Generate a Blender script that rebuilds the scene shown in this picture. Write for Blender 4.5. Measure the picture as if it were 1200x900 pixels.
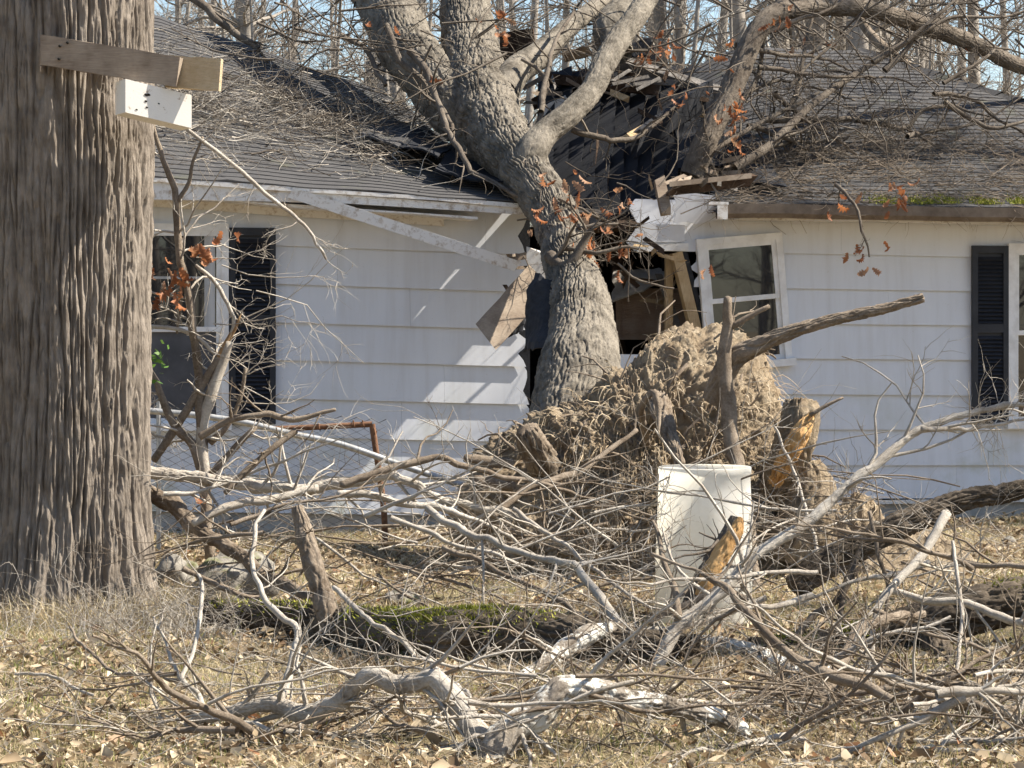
import bpy, math, random
import numpy as np

# ------------------------------------------------------------------ reset
for o in list(bpy.data.objects):
    bpy.data.objects.remove(o, do_unlink=True)
scene = bpy.context.scene
COL = scene.collection
rng = np.random.default_rng(11)
random.seed(5)

# ------------------------------------------------------------------ camera
CAM_H, CAM_D, F = 1.6, 20.0, 3000.0      # eye height, metres to the wall, focal length in px of a 1200 px frame
cam_data = bpy.data.cameras.new('camera')
cam = bpy.data.objects.new('camera', cam_data)
COL.objects.link(cam)
cam.location = (0, -CAM_D, CAM_H)
cam.rotation_euler = (math.radians(90), 0, 0)
cam_data.sensor_width = 36
cam_data.lens = 90
cam_data.shift_y = -70 / 1200
cam_data.clip_start = 0.5
cam_data.clip_end = 2000
scene.camera = cam

# ------------------------------------------------------------------ sky and sun
SUN_EL, SUN_FRONT = math.radians(47), math.radians(-5.2)
YAW = math.radians(11.5)                 # the house front is turned: its right end lies farther off
world = bpy.data.worlds.new('World')
scene.world = world
world.use_nodes = True
wn = world.node_tree
sky = wn.nodes.new('ShaderNodeTexSky')
sky.sky_type = 'NISHITA'
sky.sun_disc = False
sky.sun_elevation = SUN_EL
sky.sun_rotation = math.radians(90) + SUN_FRONT
sky.air_density = 1.0
sky.dust_density = 0.7
sky.ozone_density = 1.6
bg = wn.nodes['Background']
bg.inputs['Strength'].default_value = 0.072
wn.links.new(sky.outputs['Color'], bg.inputs['Color'])
sun_data = bpy.data.lights.new('sun', 'SUN')
sun_data.energy = 5.0
sun_data.angle = math.radians(0.53)
sun_data.color = (1.0, 0.92, 0.80)
sun = bpy.data.objects.new('sun', sun_data)
COL.objects.link(sun)
to_sun = np.array([math.cos(SUN_EL) * math.cos(SUN_FRONT), -math.cos(SUN_EL) * math.sin(SUN_FRONT), math.sin(SUN_EL)])
from mathutils import Vector
sun.rotation_euler = Vector(to_sun).to_track_quat('Z', 'Y').to_euler()
sun.location = (20, -3, 22)
scene.view_settings.view_transform = 'Standard'
scene.view_settings.look = 'None'
scene.view_settings.gamma = 1
scene.view_settings.exposure = 1.47

# ------------------------------------------------------------------ helpers
CY, SY = math.cos(YAW), math.sin(YAW)
def PL(px, py, d):
    """house coordinates (front wall y = 0, unturned) of the point seen at a pixel on the plane y = d - 20"""
    u = (px - 600) / F; y = d - CAM_D
    x = (u * (CAM_D + y * CY) + y * SY) / (CY - u * SY)
    D = CAM_D + x * SY + y * CY
    return np.array([x, y, CAM_H + (380 - py) * D / F])
def turn(p):
    p = np.asarray(p, float)
    return np.stack([p[..., 0] * CY - p[..., 1] * SY, p[..., 0] * SY + p[..., 1] * CY, p[..., 2]], -1)
def P(px, py, d):
    """point at photo pixel (px, py), d metres off; from 18 m on distances follow the turned house"""
    k = min(max((d - 17.6) / 1.4, 0), 1)
    if k and d < 26:
        d = d * (1 - k) + k * (turn(PL(px, py, d))[1] + CAM_D)
    return np.array([(px - 600) * d / F, d - CAM_D, CAM_H + (380 - py) * d / F])

def X(px, d=20.0): return (px - 600) * d / F
def Z(py, d=20.0): return CAM_H + (380 - py) * d / F
def XL(px, d=20.0): return PL(px, 380, d)[0]
def ZL(py, px, d=20.0): return PL(px, py, d)[2]
def gd(py): return CAM_H * F / (py - 380)          # distance of the ground at a picture row

_perm = rng.permutation(256)
_perm = np.concatenate([_perm, _perm, _perm])
_g = rng.normal(size=(256, 3)); _g /= np.linalg.norm(_g, axis=1)[:, None]
def noise(p):
    p = np.asarray(p, float)
    i = np.floor(p).astype(int); f = p - i
    u = f * f * f * (f * (f * 6 - 15) + 10)
    i &= 255
    out = 0
    for dx in (0, 1):
        wx = u[..., 0] if dx else 1 - u[..., 0]
        for dy in (0, 1):
            wy = u[..., 1] if dy else 1 - u[..., 1]
            for dz in (0, 1):
                wz = u[..., 2] if dz else 1 - u[..., 2]
                h = _perm[_perm[_perm[(i[..., 0] + dx) & 255] + ((i[..., 1] + dy) & 255)] + ((i[..., 2] + dz) & 255)]
                g = _g[h]
                out = out + wx * wy * wz * (g[..., 0] * (f[..., 0] - dx) + g[..., 1] * (f[..., 1] - dy) + g[..., 2] * (f[..., 2] - dz))
    return out * 1.6
def fbm(p, n=4):
    a, s, t = 1.0, 0, 0
    p = np.asarray(p, float)
    for k in range(n):
        s = s + a * noise(p + 17.3 * k); t += a; a *= .5; p = p * 2.03
    return s / t

def ground(x, y):
    x = np.asarray(x, float); y = np.asarray(y, float)
    p = np.stack([x * .55, y * .55, np.zeros_like(x)], -1)
    return .05 * noise(p) + .02 * noise(p * 4.1 + 3)

def arr_mesh(name, V, quads=None, tris=None):
    me = bpy.data.meshes.new(name)
    V = np.asarray(V, np.float32)
    q = np.zeros((0, 4), np.int32) if quads is None else np.asarray(quads, np.int32).reshape(-1, 4)
    t = np.zeros((0, 3), np.int32) if tris is None else np.asarray(tris, np.int32).reshape(-1, 3)
    me.vertices.add(len(V)); me.vertices.foreach_set('co', V.ravel())
    loops = np.concatenate([q.ravel(), t.ravel()])
    me.loops.add(len(loops)); me.loops.foreach_set('vertex_index', loops)
    n = len(q) + len(t)
    me.polygons.add(n)
    st = np.concatenate([np.arange(len(q)) * 4, len(q) * 4 + np.arange(len(t)) * 3]).astype(np.int32)
    tot = np.concatenate([np.full(len(q), 4), np.full(len(t), 3)]).astype(np.int32)
    me.polygons.foreach_set('loop_start', st); me.polygons.foreach_set('loop_total', tot)
    me.update(calc_edges=True)
    return me

def smooth(me, on=True):
    me.polygons.foreach_set('use_smooth', np.full(len(me.polygons), on, bool))

def wloc(o):
    v = np.zeros(3)
    while o is not None:
        v += np.array(o.location); o = o.parent
    return v

def tag(o, label=None, cat=None, group=None, kind=None):
    if label: o['label'] = label
    if cat: o['category'] = cat
    if group: o['group'] = group
    if kind: o['kind'] = kind
    return o

def empty(name, loc, label=None, cat=None, group=None):
    o = bpy.data.objects.new(name, None); COL.objects.link(o)
    o.location = loc; o.empty_display_size = .2
    return tag(o, label, cat, group)

def put(name, V, mat, parent=None, quads=None, tris=None, faces=None, origin=None, sm=False, kind=None, label=None, cat=None, group=None):
    """links world-space vertices as one mesh object, its origin at its base"""
    V = np.asarray(V, float)
    if origin is None:
        origin = np.array([V[:, 0].mean(), V[:, 1].mean(), V[:, 2].min()])
    origin = np.asarray(origin, float)
    if faces is not None:
        me = bpy.data.meshes.new(name); me.from_pydata((V - origin).tolist(), [], faces); me.update()
    else:
        me = arr_mesh(name, V - origin, quads, tris)
    if sm: smooth(me)
    me.materials.append(M[mat])
    o = bpy.data.objects.new(name, me); COL.objects.link(o)
    if parent is not None:
        o.location = origin - wloc(parent); o.parent = parent
    else:
        o.location = origin
    return tag(o, label, cat, group, kind)

class MB:
    """collects pieces into one mesh"""
    def __init__(s): s.v = []; s.f = []; s.n = 0
    def add(s, V, faces):
        s.v.append(np.asarray(V, float)); s.f += [[i + s.n for i in f] for f in faces]; s.n += len(V)
    def box(s, a, b):
        (x0, y0, z0), (x1, y1, z1) = a, b
        s.add([(x0, y0, z0), (x1, y0, z0), (x1, y1, z0), (x0, y1, z0), (x0, y0, z1), (x1, y0, z1), (x1, y1, z1), (x0, y1, z1)], BOXF)
        return s
    def build(s, name, mat, parent=None, **k):
        return put(name, np.concatenate(s.v), mat, parent, faces=s.f, **k)
BOXF = [(0, 3, 2, 1), (4, 5, 6, 7), (0, 1, 5, 4), (1, 2, 6, 5), (2, 3, 7, 6), (3, 0, 4, 7)]

def prism(poly, fn):
    """poly: list of 2-d points; fn(u, v, w) maps to 3-d, w = 0 front, 1 back"""
    n = len(poly)
    V = [fn(u, v, 0) for u, v in poly] + [fn(u, v, 1) for u, v in poly]
    Fc = [list(range(n)), list(range(2 * n - 1, n - 1, -1))] + [[i, i + n, (i + 1) % n + n, (i + 1) % n] for i in range(n)]
    return np.array(V, float), Fc

def catmull(pts, step, lin=0.0):
    pts = np.asarray(pts, float)
    if len(pts) < 3:
        n = max(2, int(np.linalg.norm(pts[-1, :3] - pts[0, :3]) / step) + 1)
        t = np.linspace(0, 1, n)[:, None]
        return pts[0] * (1 - t) + pts[-1] * t
    Q = np.vstack([2 * pts[0] - pts[1], pts, 2 * pts[-1] - pts[-2]])
    out = []
    for i in range(1, len(Q) - 2):
        p0, p1, p2, p3 = Q[i - 1], Q[i], Q[i + 1], Q[i + 2]
        n = max(1, int(np.linalg.norm((p2 - p1)[:3]) / step))
        t = (np.arange(n) / n)[:, None]
        ln = p1 + (p2 - p1) * t
        out.append(lin * ln + (1 - lin) * .5 * ((2 * p1) + (p2 - p0) * t + (2 * p0 - 5 * p1 + 4 * p2 - p3) * t ** 2 + (3 * p1 - p0 - 3 * p2 + p3) * t ** 3))
    out.append(Q[-2][None])
    return np.vstack(out)

def frames(Pt):
    T = np.gradient(Pt, axis=0); T /= np.linalg.norm(T, axis=1)[:, None] + 1e-9
    m = np.abs(T.mean(0)); ref = np.eye(3)[np.argmin(m)]
    A = np.cross(T, ref); A /= np.linalg.norm(A, axis=1)[:, None] + 1e-9
    return T, A, np.cross(T, A)

class Tubes:
    """many tapered tubes gathered into one mesh, processed in batches"""
    def __init__(s): s.d = {}
    def add(s, pts, rad, sides=5):
        s.d.setdefault((len(pts), sides), []).append((np.asarray(pts, float), np.asarray(rad, float)))
    def arrays(s):
        Vs, Qs, off = [], [], 0
        for (n, k), L in s.d.items():
            Pt = np.stack([a for a, b in L]); R = np.stack([b for a, b in L])
            T = np.gradient(Pt, axis=1); T /= np.linalg.norm(T, axis=2)[..., None] + 1e-9
            m = np.abs(T.mean(1)); ref = np.eye(3)[np.argmin(m, 1)][:, None, :]
            A = np.cross(T, np.broadcast_to(ref, T.shape)); A /= np.linalg.norm(A, axis=2)[..., None] + 1e-9
            B = np.cross(T, A)
            th = np.arange(k) * 2 * np.pi / k
            V = Pt[:, :, None] + R[:, :, None, None] * (A[:, :, None] * np.cos(th)[:, None] + B[:, :, None] * np.sin(th)[:, None])
            nb = len(L)
            idx = (np.arange(nb)[:, None, None] * n + np.arange(n - 1)[None, :, None]) * k
            j = np.arange(k)[None, None, :]; j2 = (j + 1) % k
            Q = np.stack([idx + j, idx + j2, idx + k + j2, idx + k + j], -1).reshape(-1, 4)
            Vs.append(V.reshape(-1, 3)); Qs.append(Q + off); off += nb * n * k
        return np.concatenate(Vs), np.concatenate(Qs)
    def build(s, name, mat, parent=None, **k):
        V, Q = s.arrays()
        return put(name, V, mat, parent, quads=Q, sm=True, **k)

def unit(v): return v / (np.linalg.norm(v) + 1e-9)

def twig(tb, p, d, L, r, lev, droop=0.0, wild=.35, sides=4, kids=(2, 5)):
    n = 6 if lev > 0 else 5
    pts = [p]; dd = unit(d)
    for i in range(n - 1):
        dd = unit(dd + rng.normal(size=3) * wild * .55 + np.array([0, 0, -droop]))
        pts.append(pts[-1] + dd * L / (n - 1) * rng.uniform(.75, 1.25))
    pts = np.array(pts)
    rad = r * np.linspace(1, .35, n)
    tb.add(pts, rad, sides)
    if lev > 0:
        for k in range(rng.integers(*kids)):
            t = rng.uniform(.2, .98); i = min(int(t * (n - 1)), n - 2)
            q = pts[i] + (pts[i + 1] - pts[i]) * (t * (n - 1) - i)
            ax = unit(pts[i + 1] - pts[i]); sd = unit(np.cross(ax, rng.normal(size=3)))
            a = rng.uniform(.5, 1.1)
            twig(tb, q, ax * math.cos(a) + sd * math.sin(a), L * rng.uniform(.35, .65), max(r * (1 - .6 * t) * .6, .0016), lev - 1, droop, wild, max(3, sides - 1), kids)

def knobbly(pts, rad, amp=.12, sides=10):
    """tube with uneven outline, end-capped by closing to a point"""
    T, A, B = frames(pts)
    th = np.arange(sides) * 2 * np.pi / sides
    dirs = A[:, None] * np.cos(th)[:, None] + B[:, None] * np.sin(th)[:, None]
    s = np.concatenate([[0], np.cumsum(np.linalg.norm(np.diff(pts, axis=0), axis=1))])
    rm = max(rad.mean(), .004)
    q = np.stack([np.broadcast_to(np.cos(th) * 1.1, (len(s), sides)), np.broadcast_to(np.sin(th) * 1.1, (len(s), sides)), np.broadcast_to((s / rm * .22)[:, None], (len(s), sides))], -1)
    nz = fbm(q + pts[0] * 5, 3)
    V = pts[:, None] + dirs * (rad[:, None, None] * (1 + amp * 2 * nz[..., None]))
    n, k = len(pts), sides
    i = np.arange(n - 1)[:, None] * k; j = np.arange(k)[None]; j2 = (j + 1) % k
    Q = np.stack([i + j, i + j2, i + k + j2, i + k + j], -1).reshape(-1, 4)
    V = V.reshape(-1, 3)
    tr = []
    for row, end, fl in ((0, pts[0] - T[0] * rad[0] * .25, True), (n - 1, pts[-1] + T[-1] * rad[-1] * .35, False)):
        c = len(V); V = np.vstack([V, end])
        for a in range(k):
            b = (a + 1) % k
            tr.append((row * k + b, row * k + a, c) if fl else (row * k + a, row * k + b, c))
    return V, Q, np.array(tr)

def bark_tube(pts, rad, nu, amp, fx, fz, flare=None, warp_k=1.0):
    """high-resolution tube whose furrowed bark is real relief"""
    T, A, B = frames(pts)
    s = np.concatenate([[0], np.cumsum(np.linalg.norm(np.diff(pts, axis=0), axis=1))])
    th = np.arange(nu) * 2 * np.pi / nu
    dirs = A[:, None] * np.cos(th)[:, None] + B[:, None] * np.sin(th)[:, None]
    rm = rad.mean()
    q = np.stack([np.broadcast_to(np.cos(th) * rm, (len(s), nu)), np.broadcast_to(np.sin(th) * rm, (len(s), nu)), np.broadcast_to(s[:, None], (len(s), nu))], -1)
    warp = fbm(q * np.array([4, 4, 2.2]) + 9, 3)[..., None] * np.array([.03, .03, 0]) * warp_k
    w = q + warp
    n1 = noise(w * np.array([fx, fx, fz]))
    n2 = noise(w * np.array([fx * 2.1, fx * 2.1, fz * 2.6]) + 31)
    r1 = np.clip(np.abs(n1) * 4.4, 0, 1) ** .75
    r2 = np.clip(np.abs(n2) * 4.4, 0, 1) ** .8
    fine = fbm(q * np.array([fx * 3.4, fx * 3.4, fz * 9]) + 5, 3)
    h = amp * (.68 * r1 + .34 * r2 - .85) + amp * .36 * fine
    big = .05 * rm * 2 * fbm(q * np.array([1.6 / rm * .3, 1.6 / rm * .3, .5]) + 77, 2)
    R = rad[:, None] + h + big
    if flare is not None: R = R + flare(th[None, :], s[:, None])
    V = (pts[:, None] + dirs * R[..., None]).reshape(-1, 3)
    n = len(pts)
    i = np.arange(n - 1)[:, None] * nu; j = np.arange(nu)[None]; j2 = (j + 1) % nu
    Q = np.stack([i + j, i + j2, i + nu + j2, i + nu + j], -1).reshape(-1, 4)
    return V, Q

# ------------------------------------------------------------------ materials
M = {}
class NT:
    def __init__(s, name):
        s.m = bpy.data.materials.new(name); s.m.use_nodes = True
        s.t = s.m.node_tree; s.b = s.t.nodes['Principled BSDF']; M[name] = s.m
    def n(s, kind, **k):
        x = s.t.nodes.new('ShaderNode' + kind)
        for a, v in k.items(): setattr(x, a, v)
        return x
    def l(s, a, b): s.t.links.new(a, b)
    def coord(s, scale=(1, 1, 1), world=True):
        mp = s.n('Mapping'); mp.inputs['Scale'].default_value = scale
        if world: s.l(s.n('NewGeometry').outputs['Position'], mp.inputs['Vector'])
        else: s.l(s.n('TexCoord').outputs['Object'], mp.inputs['Vector'])
        return mp.outputs['Vector']
    def noise(s, vec, scale, detail=4, rough=.6):
        x = s.n('TexNoise'); x.inputs['Scale'].default_value = scale; x.inputs['Detail'].default_value = detail; x.inputs['Roughness'].default_value = rough
        s.l(vec, x.inputs['Vector']); return x.outputs['Fac']
    def ramp(s, fac, stops):
        x = s.n('ValToRGB'); e = x.color_ramp.elements
        while len(e) < len(stops): e.new(.5)
        for el, (p, c) in zip(e, stops):
            el.position = p; el.color = (*c, 1) if len(c) == 3 else c
        s.l(fac, x.inputs['Fac']); return x.outputs['Color']
    def mix(s, fac, a, b, mode='MIX'):
        x = s.n('Mix', data_type='RGBA', blend_type=mode)
        for v, i in ((fac, 'Factor'), (a, 'A'), (b, 'B')):
            sk = [q for q in x.inputs if q.name == i and q.enabled][0] if i == 'Factor' else [q for q in x.inputs if q.name == i and q.type == 'RGBA'][0]
            if hasattr(v, 'node'): s.l(v, sk)
            elif i == 'Factor': sk.default_value = v
            else: sk.default_value = (*v, 1)
        return [q for q in x.outputs if q.type == 'RGBA'][0]
    def out(s, col, rough=.85, bump=None, bs=.3, bd=.01, spec=.3):
        if hasattr(col, 'node'): s.l(col, s.b.inputs['Base Color'])
        else: s.b.inputs['Base Color'].default_value = (*col, 1)
        s.b.inputs['Roughness'].default_value = rough
        s.b.inputs['Specular IOR Level'].default_value = spec
        if bump is not None:
            b = s.n('Bump'); b.inputs['Strength'].default_value = bs; b.inputs['Distance'].default_value = bd
            s.l(bump, b.inputs['Height']); s.l(b.outputs['Normal'], s.b.inputs['Normal'])
        return s
    def island(s): return s.n('NewGeometry').outputs['Random Per Island']

def bark_mat(name, a, b, c, scale=(14, 14, 3), lichen=None, lich=.62, bd=.012):
    t = NT(name); v = t.coord(scale, world=False)
    f = t.noise(v, 2.6, 8, .72)
    col = t.ramp(f, [(.34, a), (.5, b), (.66, c)])
    fb = t.noise(t.coord((1, 1, 1), world=False), 6, 3, .6)
    col = t.mix(.55, col, t.ramp(fb, [(.35, a), (.62, c)]))
    if lichen:
        v2 = t.coord((1, 1, 1), world=False)
        m = t.ramp(t.noise(v2, 9, 5, .7), [(lich, (0, 0, 0)), (lich + .06, (1, 1, 1))])
        col = t.mix(m, col, lichen)
    f2 = t.noise(v, 5, 8, .75)
    t.out(col, .95, f2, 1.0, bd, .08)
bark_mat('bark_standing', (.13, .108, .087), (.205, .174, .143), (.30, .26, .218), (14, 14, 4))
bark_mat('bark_fallen', (.065, .057, .046), (.15, .132, .107), (.28, .25, .205), (14, 14, 8), (.34, .325, .26), .65)
bark_mat('bark_dark', (.075, .06, .048), (.135, .112, .09), (.21, .18, .145), (16, 16, 8))
bark_mat('bark_log', (.035, .028, .02), (.095, .075, .055), (.20, .163, .125), (8, 30, 30), (.15, .155, .05), .66)
bark_mat('bark_pale', (.26, .22, .175), (.48, .43, .365), (.63, .585, .51), (30, 30, 30))
bark_mat('bark_lichen', (.10, .08, .06), (.27, .23, .185), (.44, .39, .33), (26, 26, 26), (.74, .72, .65), .48)
bark_mat('bark_tan', (.11, .082, .058), (.22, .175, .13), (.36, .30, .235), (26, 26, 26))
bark_mat('bark_woods', (.17, .15, .13), (.25, .225, .195), (.34, .31, .27), (6, 6, 2))
bark_mat('torn_wood', (.20, .115, .06), (.36, .22, .115), (.52, .36, .20), (40, 40, 6))
bark_mat('split_wood', (.42, .22, .08), (.66, .38, .15), (.80, .54, .27), (40, 40, 6))
bark_mat('fresh_wood', (.42, .30, .17), (.56, .43, .27), (.66, .54, .37), (4, 40, 40))
bark_mat('weathered_wood', (.16, .12, .09), (.27, .215, .165), (.36, .30, .235), (5, 60, 60), bd=.003)
bark_mat('stud_wood', (.36, .25, .14), (.50, .37, .22), (.60, .46, .29), (30, 30, 4))
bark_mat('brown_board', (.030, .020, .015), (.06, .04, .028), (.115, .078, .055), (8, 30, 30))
bark_mat('chest_wood', (.30, .20, .14), (.40, .28, .20), (.47, .35, .26), (4, 4, 24))
bark_mat('grey_board', (.10, .092, .085), (.17, .158, .145), (.27, .25, .23), (6, 40, 40))

t = NT('siding'); v = t.coord((1, 1, 1))
st = t.noise(t.coord((5, 1, .5)), 2.0, 5, .6)
col = t.ramp(st, [(.3, (.585, .595, .62)), (.52, (.64, .66, .70)), (.8, (.665, .685, .725))])
blot = t.ramp(t.noise(v, 1.6, 6, .65), [(.52, (0, 0, 0)), (.72, (1, 1, 1))])
sx = t.n('SeparateXYZ'); t.l(t.n('NewGeometry').outputs['Position'], sx.inputs[0])
lo = t.n('MapRange'); lo.inputs['From Min'].default_value = 1.3; lo.inputs['From Max'].default_value = .25
t.l(sx.outputs['Z'], lo.inputs['Value'])
mm = t.n('Math', operation='MULTIPLY'); t.l(blot, mm.inputs[0]); t.l(lo.outputs[0], mm.inputs[1])
col = t.mix(mm.outputs[0], col, (.44, .45, .36))
spk = t.ramp(t.noise(v, 60, 3, .7), [(.66, (0, 0, 0)), (.75, (1, 1, 1))])
mk = t.n('Math', operation='MULTIPLY'); t.l(spk, mk.inputs[0]); mk.inputs[1].default_value = .5
col = t.mix(mk.outputs[0], col, (.42, .37, .31))
t.out(col, .6, t.noise(t.coord((3, 3, 40)), 8, 5, .6), .12, .003, .3)

t = NT('trim_white'); v = t.coord((1, 1, 1))
d = t.ramp(t.noise(v, 14, 6, .75), [(.50, (0, 0, 0)), (.66, (1, 1, 1))])
t.out(t.mix(d, (.68, .66, .63), (.36, .29, .22)), .6, t.noise(v, 40, 4), .15, .002)
t = NT('window_white'); v = t.coord((1, 1, 1))
t.out(t.ramp(t.noise(v, 9, 5), [(.35, (.62, .61, .60)), (.6, (.76, .76, .76))]), .45)
t = NT('box_white'); v = t.coord((1, 1, 1), world=False)
d = t.ramp(t.noise(v, 22, 5, .7), [(.62, (0, 0, 0)), (.70, (1, 1, 1))])
t.out(t.mix(d, (.74, .71, .65), (.38, .30, .22)), .7, t.noise(t.coord((6, 40, 40), False), 4, 5), .25, .003)

t = NT('shingle'); isl = t.island(); v = t.coord((1, 1, 1))
bk = t.n('TexBrick'); bk.inputs['Scale'].default_value = 1; bk.inputs['Brick Width'].default_value = .33; bk.inputs['Row Height'].default_value = .1135; bk.inputs['Mortar Size'].default_value = .0
bk.inputs['Color1'].default_value = (.042, .041, .042, 1); bk.inputs['Color2'].default_value = (.060, .058, .057, 1); t.l(t.coord((1, 1, 1), False), bk.inputs['Vector']); c1 = t.mix(.7, bk.outputs['Color'], t.ramp(isl, [(0, (.045, .044, .045)), (1, (.060, .058, .057))]))
g = t.noise(v, 220, 3, .8); gr = t.ramp(g, [(.3, (.55, .55, .55)), (.7, (1.6, 1.6, 1.6))])
col = t.mix(1.0, c1, gr, 'MULTIPLY')
ms = t.ramp(t.noise(v, 3.2, 5, .6), [(.60, (0, 0, 0)), (.72, (.5, .5, .5))])
col = t.mix(ms, col, (.10, .105, .06))
t.out(col, .9, g, .4, .004, .3)
t = NT('shingle_black'); isl = t.island(); v = t.coord((1, 1, 1)); g = t.noise(v, 200, 3, .8)
c1 = t.ramp(isl, [(0, (.006, .007, .010)), (1, (.013, .0145, .019))])
t.out(t.mix(1.0, c1, t.ramp(g, [(.3, (.5, .5, .5)), (.7, (1.7, 1.7, 1.7))]), 'MULTIPLY'), .85, g, .5, .004, .35)
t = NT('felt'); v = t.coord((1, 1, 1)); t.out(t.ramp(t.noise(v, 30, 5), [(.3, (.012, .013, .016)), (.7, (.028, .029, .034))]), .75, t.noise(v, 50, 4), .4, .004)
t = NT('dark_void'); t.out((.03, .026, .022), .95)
t = NT('insulation'); v = t.coord((1, 1, 1)); t.out(t.ramp(t.noise(v, 20, 5), [(.3, (.36, .33, .29)), (.7, (.52, .49, .44))]), .95, t.noise(v, 60, 4), .5, .01)
t = NT('gutter_brown'); v = t.coord((1, 1, 1)); t.out(t.ramp(t.noise(v, 8, 6, .7), [(.35, (.10, .075, .055)), (.65, (.19, .15, .115))]), .55, t.noise(v, 40, 3), .1, .002)
t = NT('shutter'); v = t.coord((1, 1, 1)); t.out(t.ramp(t.noise(v, 7, 5), [(.3, (.016, .018, .024)), (.75, (.032, .034, .042))]), .5)
t = NT('pane'); v = t.coord((1, 1, 1))
t.out(t.ramp(t.noise(v, 3, 4), [(.35, (.006, .008, .012)), (.7, (.014, .017, .023))]), .015, t.noise(v, 1.3, 2), .03, .01, 1.0); t.b.inputs['IOR'].default_value = 1.5
t = NT('screen'); v = t.coord((1, 1, 1))
t.out(t.ramp(t.noise(v, 4, 5), [(.35, (.055, .056, .062)), (.7, (.10, .10, .11))]), .6)
t = NT('curtain'); v = t.coord((18, 1, 1)); t.out(t.ramp(t.noise(v, 1, 2), [(.3, (.3, .3, .3)), (.7, (.5, .5, .5))]), .8)
t = NT('concrete'); v = t.coord((1, 1, 1)); t.out(t.ramp(t.noise(v, 5, 7, .65), [(.3, (.30, .285, .26)), (.7, (.45, .43, .40))]), .9, t.noise(v, 40, 5), .3, .01)
t = NT('stone'); v = t.coord((1, 1, 1), False)
ms = t.ramp(t.noise(v, 5, 5), [(.50, (0, 0, 0)), (.62, (1, 1, 1))])
t.out(t.mix(ms, t.ramp(t.noise(v, 14, 6), [(.3, (.12, .11, .095)), (.7, (.28, .26, .225))]), (.13, .14, .04)), .92, t.noise(v, 24, 6), .6, .02)
t = NT('moss'); isl = t.island(); t.out(t.ramp(isl, [(0, (.14, .16, .02)), (.5, (.27, .28, .04)), (1, (.40, .38, .07))]), .95)
t = NT('soil'); v = t.coord((1, 1, 1))
f = t.noise(v, 7, 8, .7)
t.out(t.ramp(f, [(.3, (.25, .185, .125)), (.5, (.41, .325, .225)), (.68, (.54, .455, .335))]), .97, t.noise(v, 34, 8, .8), 1.0, .05, .05)
t = NT('root_hair'); isl = t.island(); t.out(t.ramp(isl, [(0, (.28, .20, .125)), (.5, (.50, .40, .27)), (1, (.68, .58, .43))]), .95, spec=.1)
t = NT('ground'); v = t.coord((1, 1, 1))
a = t.noise(v, 1.3, 6, .65); b = t.noise(v, 30, 6, .75)
c1 = t.ramp(b, [(.25, (.11, .075, .05)), (.48, (.24, .18, .12)), (.68, (.38, .31, .215))])
c2 = t.ramp(b, [(.25, (.10, .08, .045)), (.5, (.22, .19, .105)), (.7, (.36, .305, .19))])
t.out(t.mix(t.ramp(a, [(.46, (0, 0, 0)), (.6, (1, 1, 1))]), c1, c2), .96, b, .9, .03, .1)
def leafy(name, stops, rough=.75, tr=.25):
    t = NT(name); isl = t.island(); c = t.ramp(isl, stops); t.out(c, rough, spec=.25)
    tl = t.n('BsdfTranslucent'); t.l(c, tl.inputs['Color']); ad = t.n('MixShader'); ad.inputs[0].default_value = tr
    t.l(t.b.outputs[0], ad.inputs[1]); t.l(tl.outputs[0], ad.inputs[2])
    t.l(ad.outputs[0], t.t.nodes['Material Output'].inputs['Surface'])
leafy('litter', [(0, (.12, .075, .04)), (.3, (.26, .19, .115)), (.6, (.44, .35, .23)), (.93, (.60, .51, .37)), (1, (.28, .13, .06))])
leafy('dry_grass', [(0, (.27, .205, .12)), (.5, (.50, .41, .24)), (.9, (.64, .55, .37)), (1, (.30, .28, .12))])
leafy('green_grass', [(0, (.12, .15, .03)), (.5, (.24, .25, .07)), (1, (.42, .38, .17))])
t = NT('oak_leaf'); oi = t.n('ObjectInfo')
c = t.ramp(oi.outputs['Random'], [(0, (.20, .075, .035)), (.5, (.38, .15, .06)), (1, (.36, .22, .135))]); t.out(c, .6, spec=.3)
tl = t.n('BsdfTranslucent'); t.l(c, tl.inputs['Color']); ad = t.n('MixShader'); ad.inputs[0].default_value = .4
t.l(t.b.outputs[0], ad.inputs[1]); t.l(tl.outputs[0], ad.inputs[2]); t.l(ad.outputs[0], t.t.nodes['Material Output'].inputs['Surface'])
leafy('holly', [(0, (.05, .11, .02)), (1, (.12, .22, .04))], .35, .3)
t = NT('can_plastic'); v = t.coord((1, 1, 1), False)
c = t.ramp(t.noise(v, 5, 6, .7), [(.35, (.66, .63, .56)), (.6, (.82, .80, .75))]); c = t.mix(t.ramp(t.noise(v, 16, 7, .75), [(.58, (0, 0, 0)), (.72, (.55, .55, .55))]), c, (.42, .36, .27)); t.out(c, .4, t.noise(v, 3, 4), .2, .02, spec=.4)
tl = t.n('BsdfTranslucent'); tl.inputs['Color'].default_value = (.86, .82, .70, 1); ad = t.n('MixShader'); ad.inputs[0].default_value = .45
t.l(t.b.outputs[0], ad.inputs[1]); t.l(tl.outputs[0], ad.inputs[2]); t.l(ad.outputs[0], t.t.nodes['Material Output'].inputs['Surface'])
t = NT('galvanised'); v = t.coord((1, 1, 1)); t.out(t.ramp(t.noise(v, 25, 5), [(.35, (.28, .28, .27)), (.65, (.46, .46, .45))]), .5); t.b.inputs['Metallic'].default_value = .5
t = NT('rust'); v = t.coord((1, 1, 1)); t.out(t.ramp(t.noise(v, 40, 5), [(.3, (.085, .04, .022)), (.7, (.21, .11, .06))]), .9, t.noise(v, 90, 4), .4, .003)
t = NT('old_wire'); t.out((.09, .08, .07), .6)
t = NT('knot_black'); t.out((.012, .010, .008), .9)

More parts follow.
